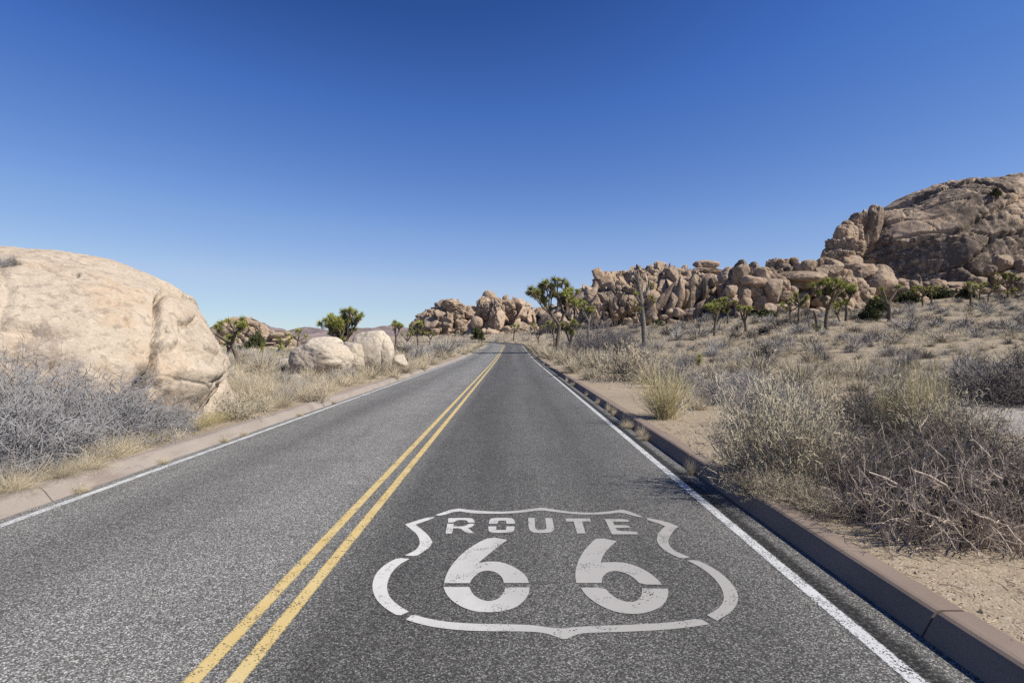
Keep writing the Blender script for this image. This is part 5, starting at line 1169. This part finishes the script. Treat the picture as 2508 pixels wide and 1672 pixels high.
GL = {'straw': ('pale straw bunchgrass clump on the open slope among scattered brush', 'straw bunchgrass clumps scattered on the desert flats', 'grass'),
      'grey': ('grey leafless brush scattered in the straw grass of the open desert', 'grey brush scattered on the desert flats', 'shrub'),
      'tan': ('tan leafy shrub scattered in the straw grass of the open desert', 'tan shrubs scattered on the desert flats', 'shrub'),
      'dark': ('dark brown low brush scattered in the straw grass of the open desert', 'dark brush scattered on the desert flats', 'shrub')}
cnt = {k: 0 for k in GL}; tries = 0
while sum(cnt.values()) < 560 and tries < 20000:
    tries += 1
    y = 6 + 46 * NR.random() ** .62; px = NR.uniform(-60, 2570); x = at(px, y)
    k = NR.choice(['straw', 'grey', 'tan', 'dark'], p=[.44, .27, .19, .10])
    if cnt[k] >= 285: continue
    wd = NR.uniform(.5, 1.0) if k == 'straw' else NR.uniform(.7, 1.9); h = wd * (NR.uniform(.55, .8) if k == 'straw' else NR.uniform(.42, .68))
    if not allowed(x, y) or not free(x, y, wd): continue
    l, g, c = GL[k]; plant(k, x, y, h, wd, l, g, c); cnt[k] += 1

far_n = {'grey': 130, 'dark': 110, 'tan': 80}; tries = 0     # the bigger bushes of the far slope
while sum(far_n.values()) > 0 and tries < 9000:
    tries += 1
    y = 44 + 78 * NR.random() ** .8; px = NR.uniform(1340, 2560) if NR.random() < .8 else NR.uniform(560, 1150); x = at(px, y)
    k = NR.choice([q for q in far_n if far_n[q] > 0]); wd = NR.uniform(1.2, 3.0); h = wd * NR.uniform(.36, .55)
    if not allowed(x, y) or not free(x, y, wd): continue
    l, g, c = GL[k]; plant(k, x, y, h, wd, l, g, c, lod='d'); far_n[k] -= 1

def cover(name, n, rmin, rmax, label_mat, seed, tmpl, size, pal, pxr=(-120, 2640), power=.5, dens=None):
    """one mesh of many small clumps"""
    rng = np.random.default_rng(seed); y = np.sqrt(rng.uniform(rmin ** 2, rmax ** 2, n)) if power == .5 else rmin + (rmax - rmin) * rng.random(n) ** power
    px = rng.uniform(*pxr, n); x = (px - CX) / F * y
    t, s = road_ts(x, y); ok = np.abs(t) > 4.15
    cr, sr = math.cos(-.785), math.sin(-.785); lx, ly = (x + 13.3) * cr + (y - 15.4) * sr, -(x + 13.3) * sr + (y - 15.4) * cr
    ok &= ~((np.abs(lx) < 8.7) & (np.abs(ly) < 4.1)); ok &= ~((x > 7.2) & (x < 14.2) & (y > 8.8) & (y < 11.6))
    bare = fbm(np.stack([x * .16, y * .10, 0 * x + 3.3], 1), 61, 2); ok &= (bare < .42) | (rng.random(n) < .12)
    ok &= ~((t > 0) & (t < 6.6) & (y > 7) & (y < 21) & (rng.random(n) < (.9 if dens is None else dens)))
    x, y = x[ok], y[ok]; n = len(x); z = terrain(x, y)
    Vs, Fs, Cs, o = [], [], [], 0
    which = rng.integers(0, len(tmpl), n); sz = rng.uniform(*size, n); ang = rng.uniform(0, 6.28, n); pc = rng.integers(0, len(pal), n); br = rng.uniform(.78, 1.15, n)
    # neighbouring clumps tend to share a kind
    pn = (fbm(np.stack([x * .25, y * .25, 0 * x], 1), 71, 2) + 1) / 2 * len(pal); pc = np.where(rng.random(n) < .6, np.clip(pn.astype(int), 0, len(pal) - 1), pc)
    for i, (V, Fc, hs) in enumerate(tmpl):
        m = np.where(which == i)[0]
        if not len(m): continue
        c, s_ = np.cos(ang[m]), np.sin(ang[m]); S = sz[m][:, None]
        W = np.stack([(V[None, :, 0] * c[:, None] - V[None, :, 1] * s_[:, None]) * S + x[m][:, None], (V[None, :, 0] * s_[:, None] + V[None, :, 1] * c[:, None]) * S + y[m][:, None], V[None, :, 2] * S * hs * rng.uniform(.7, 1.2, (len(m), 1)) + z[m][:, None] - .02], -1)
        Vs.append(W.reshape(-1, 3)); Fs.append((Fc[None] + (np.arange(len(m)) * len(V))[:, None, None] + o).reshape(-1, Fc.shape[1])); o += len(m) * len(V)
        Cs.append(np.repeat(np.array(pal)[pc[m]] * br[m][:, None], len(V), 0))
    me = make_mesh(name, np.concatenate(Vs), np.concatenate(Fs), [MA[label_mat]], False, col=np.concatenate(Cs))
    return tag(obj(name, me), kind='stuff')
def tmpl(kind, seed, q, wm, hs):
    me = shrub_mesh('t', seed, 'cover', kind, q, wm); V = np.zeros(len(me.vertices) * 3, np.float32); me.vertices.foreach_get('co', V)
    Fi = np.zeros(len(me.loops), np.int32); me.loops.foreach_get('vertex_index', Fi); bpy.data.meshes.remove(me)
    return V.reshape(-1, 3), Fi.reshape(-1, 4), hs
PAL = [(.46, .39, .285), (.42, .36, .265), (.39, .33, .235), (.31, .28, .25), (.37, .33, .285), (.24, .20, .16), (.445, .375, .27)]
c1 = cover('far_ground_cover', 7600, 40, 138, 'cover', 5, [tmpl('dome', 1, .95, .42, .36), tmpl('dome', 2, .9, .5, .3), tmpl('tuft', 7, .8, .5, .4), tmpl('tuft', 8, .8, .42, .34), tmpl('dome', 3, 1.0, .4, .4)], (.6, 1.7), [PAL[0], PAL[1], PAL[6], PAL[4], PAL[0], PAL[2], PAL[3]], power=.85)
c0 = cover('far_ground_cover', 1500, 120, 240, 'cover', 15, [tmpl('dome', 1, .5, .8, .5), tmpl('tuft', 7, .5, .9, .45)], (1.0, 2.6), PAL, pxr=(860, 1440))
c0['label'] = 'brush and dry grass beyond the bend of the road'
c1['label'] = 'mass of dry grass and brush covering the far desert slope'
c2 = cover('dry_grass', 6500, 6, 50, 'cover', 6, [tmpl('tuft', 11, .55, .45, .6), tmpl('tuft', 12, .5, .4, .5), tmpl('tuft', 13, .4, .5, .45)], (.25, .7), PAL[:3] + PAL[6:] + [(.40, .355, .31)], power=.8)
c2['label'] = 'short dry grass and litter between the shrubs'
# sparse kerb-side litter and pebbles
def pebbles():
    rng = np.random.default_rng(9); n = 5200
    y = 2.6 + 9 * rng.random(n) ** 1.4; x = 2.66 + 3.2 * rng.random(n) ** 1.3
    m = rng.random(n) < .28; x[m] = -5.25 - 1.2 * rng.random(m.sum()) ** 1.5; y[m] = 5 + 12 * rng.random(m.sum())
    s = rng.uniform(.003, .009, n) * (1 + 1.6 * (rng.random(n) < .04)); z = terrain(x, y) + s * .3
    b = np.array([(1, 0, 0), (0, 1, 0), (-1, 0, 0), (0, -1, 0), (0, 0, 1), (0, 0, -1)], float); f = np.array([(0, 1, 4), (1, 2, 4), (2, 3, 4), (3, 0, 4), (1, 0, 5), (2, 1, 5), (3, 2, 5), (0, 3, 5)])
    V = b[None] * s[:, None, None] * rng.uniform(.6, 1.3, (n, 6, 1)); V[..., 2] *= .7; V += np.stack([x, y, z], 1)[:, None]
    me = make_mesh('gravel', V.reshape(-1, 3), (f[None] + (np.arange(n) * 6)[:, None, None]).reshape(-1, 3), [MA['pebble']], False, col=np.repeat(rng.uniform(.5, 1.25, (n, 1)) * np.array([1, .96, .9]), 6, 0))
    o = tag(obj('gravel', me), kind='stuff'); o['label'] = 'loose gravel scattered on the soil behind the kerbs'
pebbles()


def litter():
    rng = np.random.default_rng(12); n = 1500
    y = 2.8 + 8 * rng.random(n) ** 1.3; x = 2.64 + 2.6 * rng.random(n) ** 1.2
    m = rng.random(n) < .3; x[m] = -5.22 - 1.0 * rng.random(m.sum()); y[m] = 5 + 9 * rng.random(m.sum())
    a = rng.uniform(0, 6.28, n); L = rng.uniform(.02, .13, n); d = np.stack([np.cos(a), np.sin(a), rng.uniform(-.05, .15, n)], 1)
    P = strands(rng, np.stack([x, y, terrain(x, y) + .006], 1), d, L, 3, .15); P[..., 2] = np.maximum(P[..., 2], terrain(P[..., 0], P[..., 1]) + .003)
    V, Fc = tubes(P, np.repeat(rng.uniform(.0012, .003, (n, 1)), 3, 1), 3)
    o = tag(obj('twig_litter', make_mesh('twig_litter', V, Fc, [MA['pebble']], False, col=np.repeat(rng.uniform(.5, 1.3, (n, 1)) * np.array([1, .93, .84]), 9, 0))), kind='stuff'); o['label'] = 'dry twigs and litter strewn on the soil behind the kerbs'
litter()
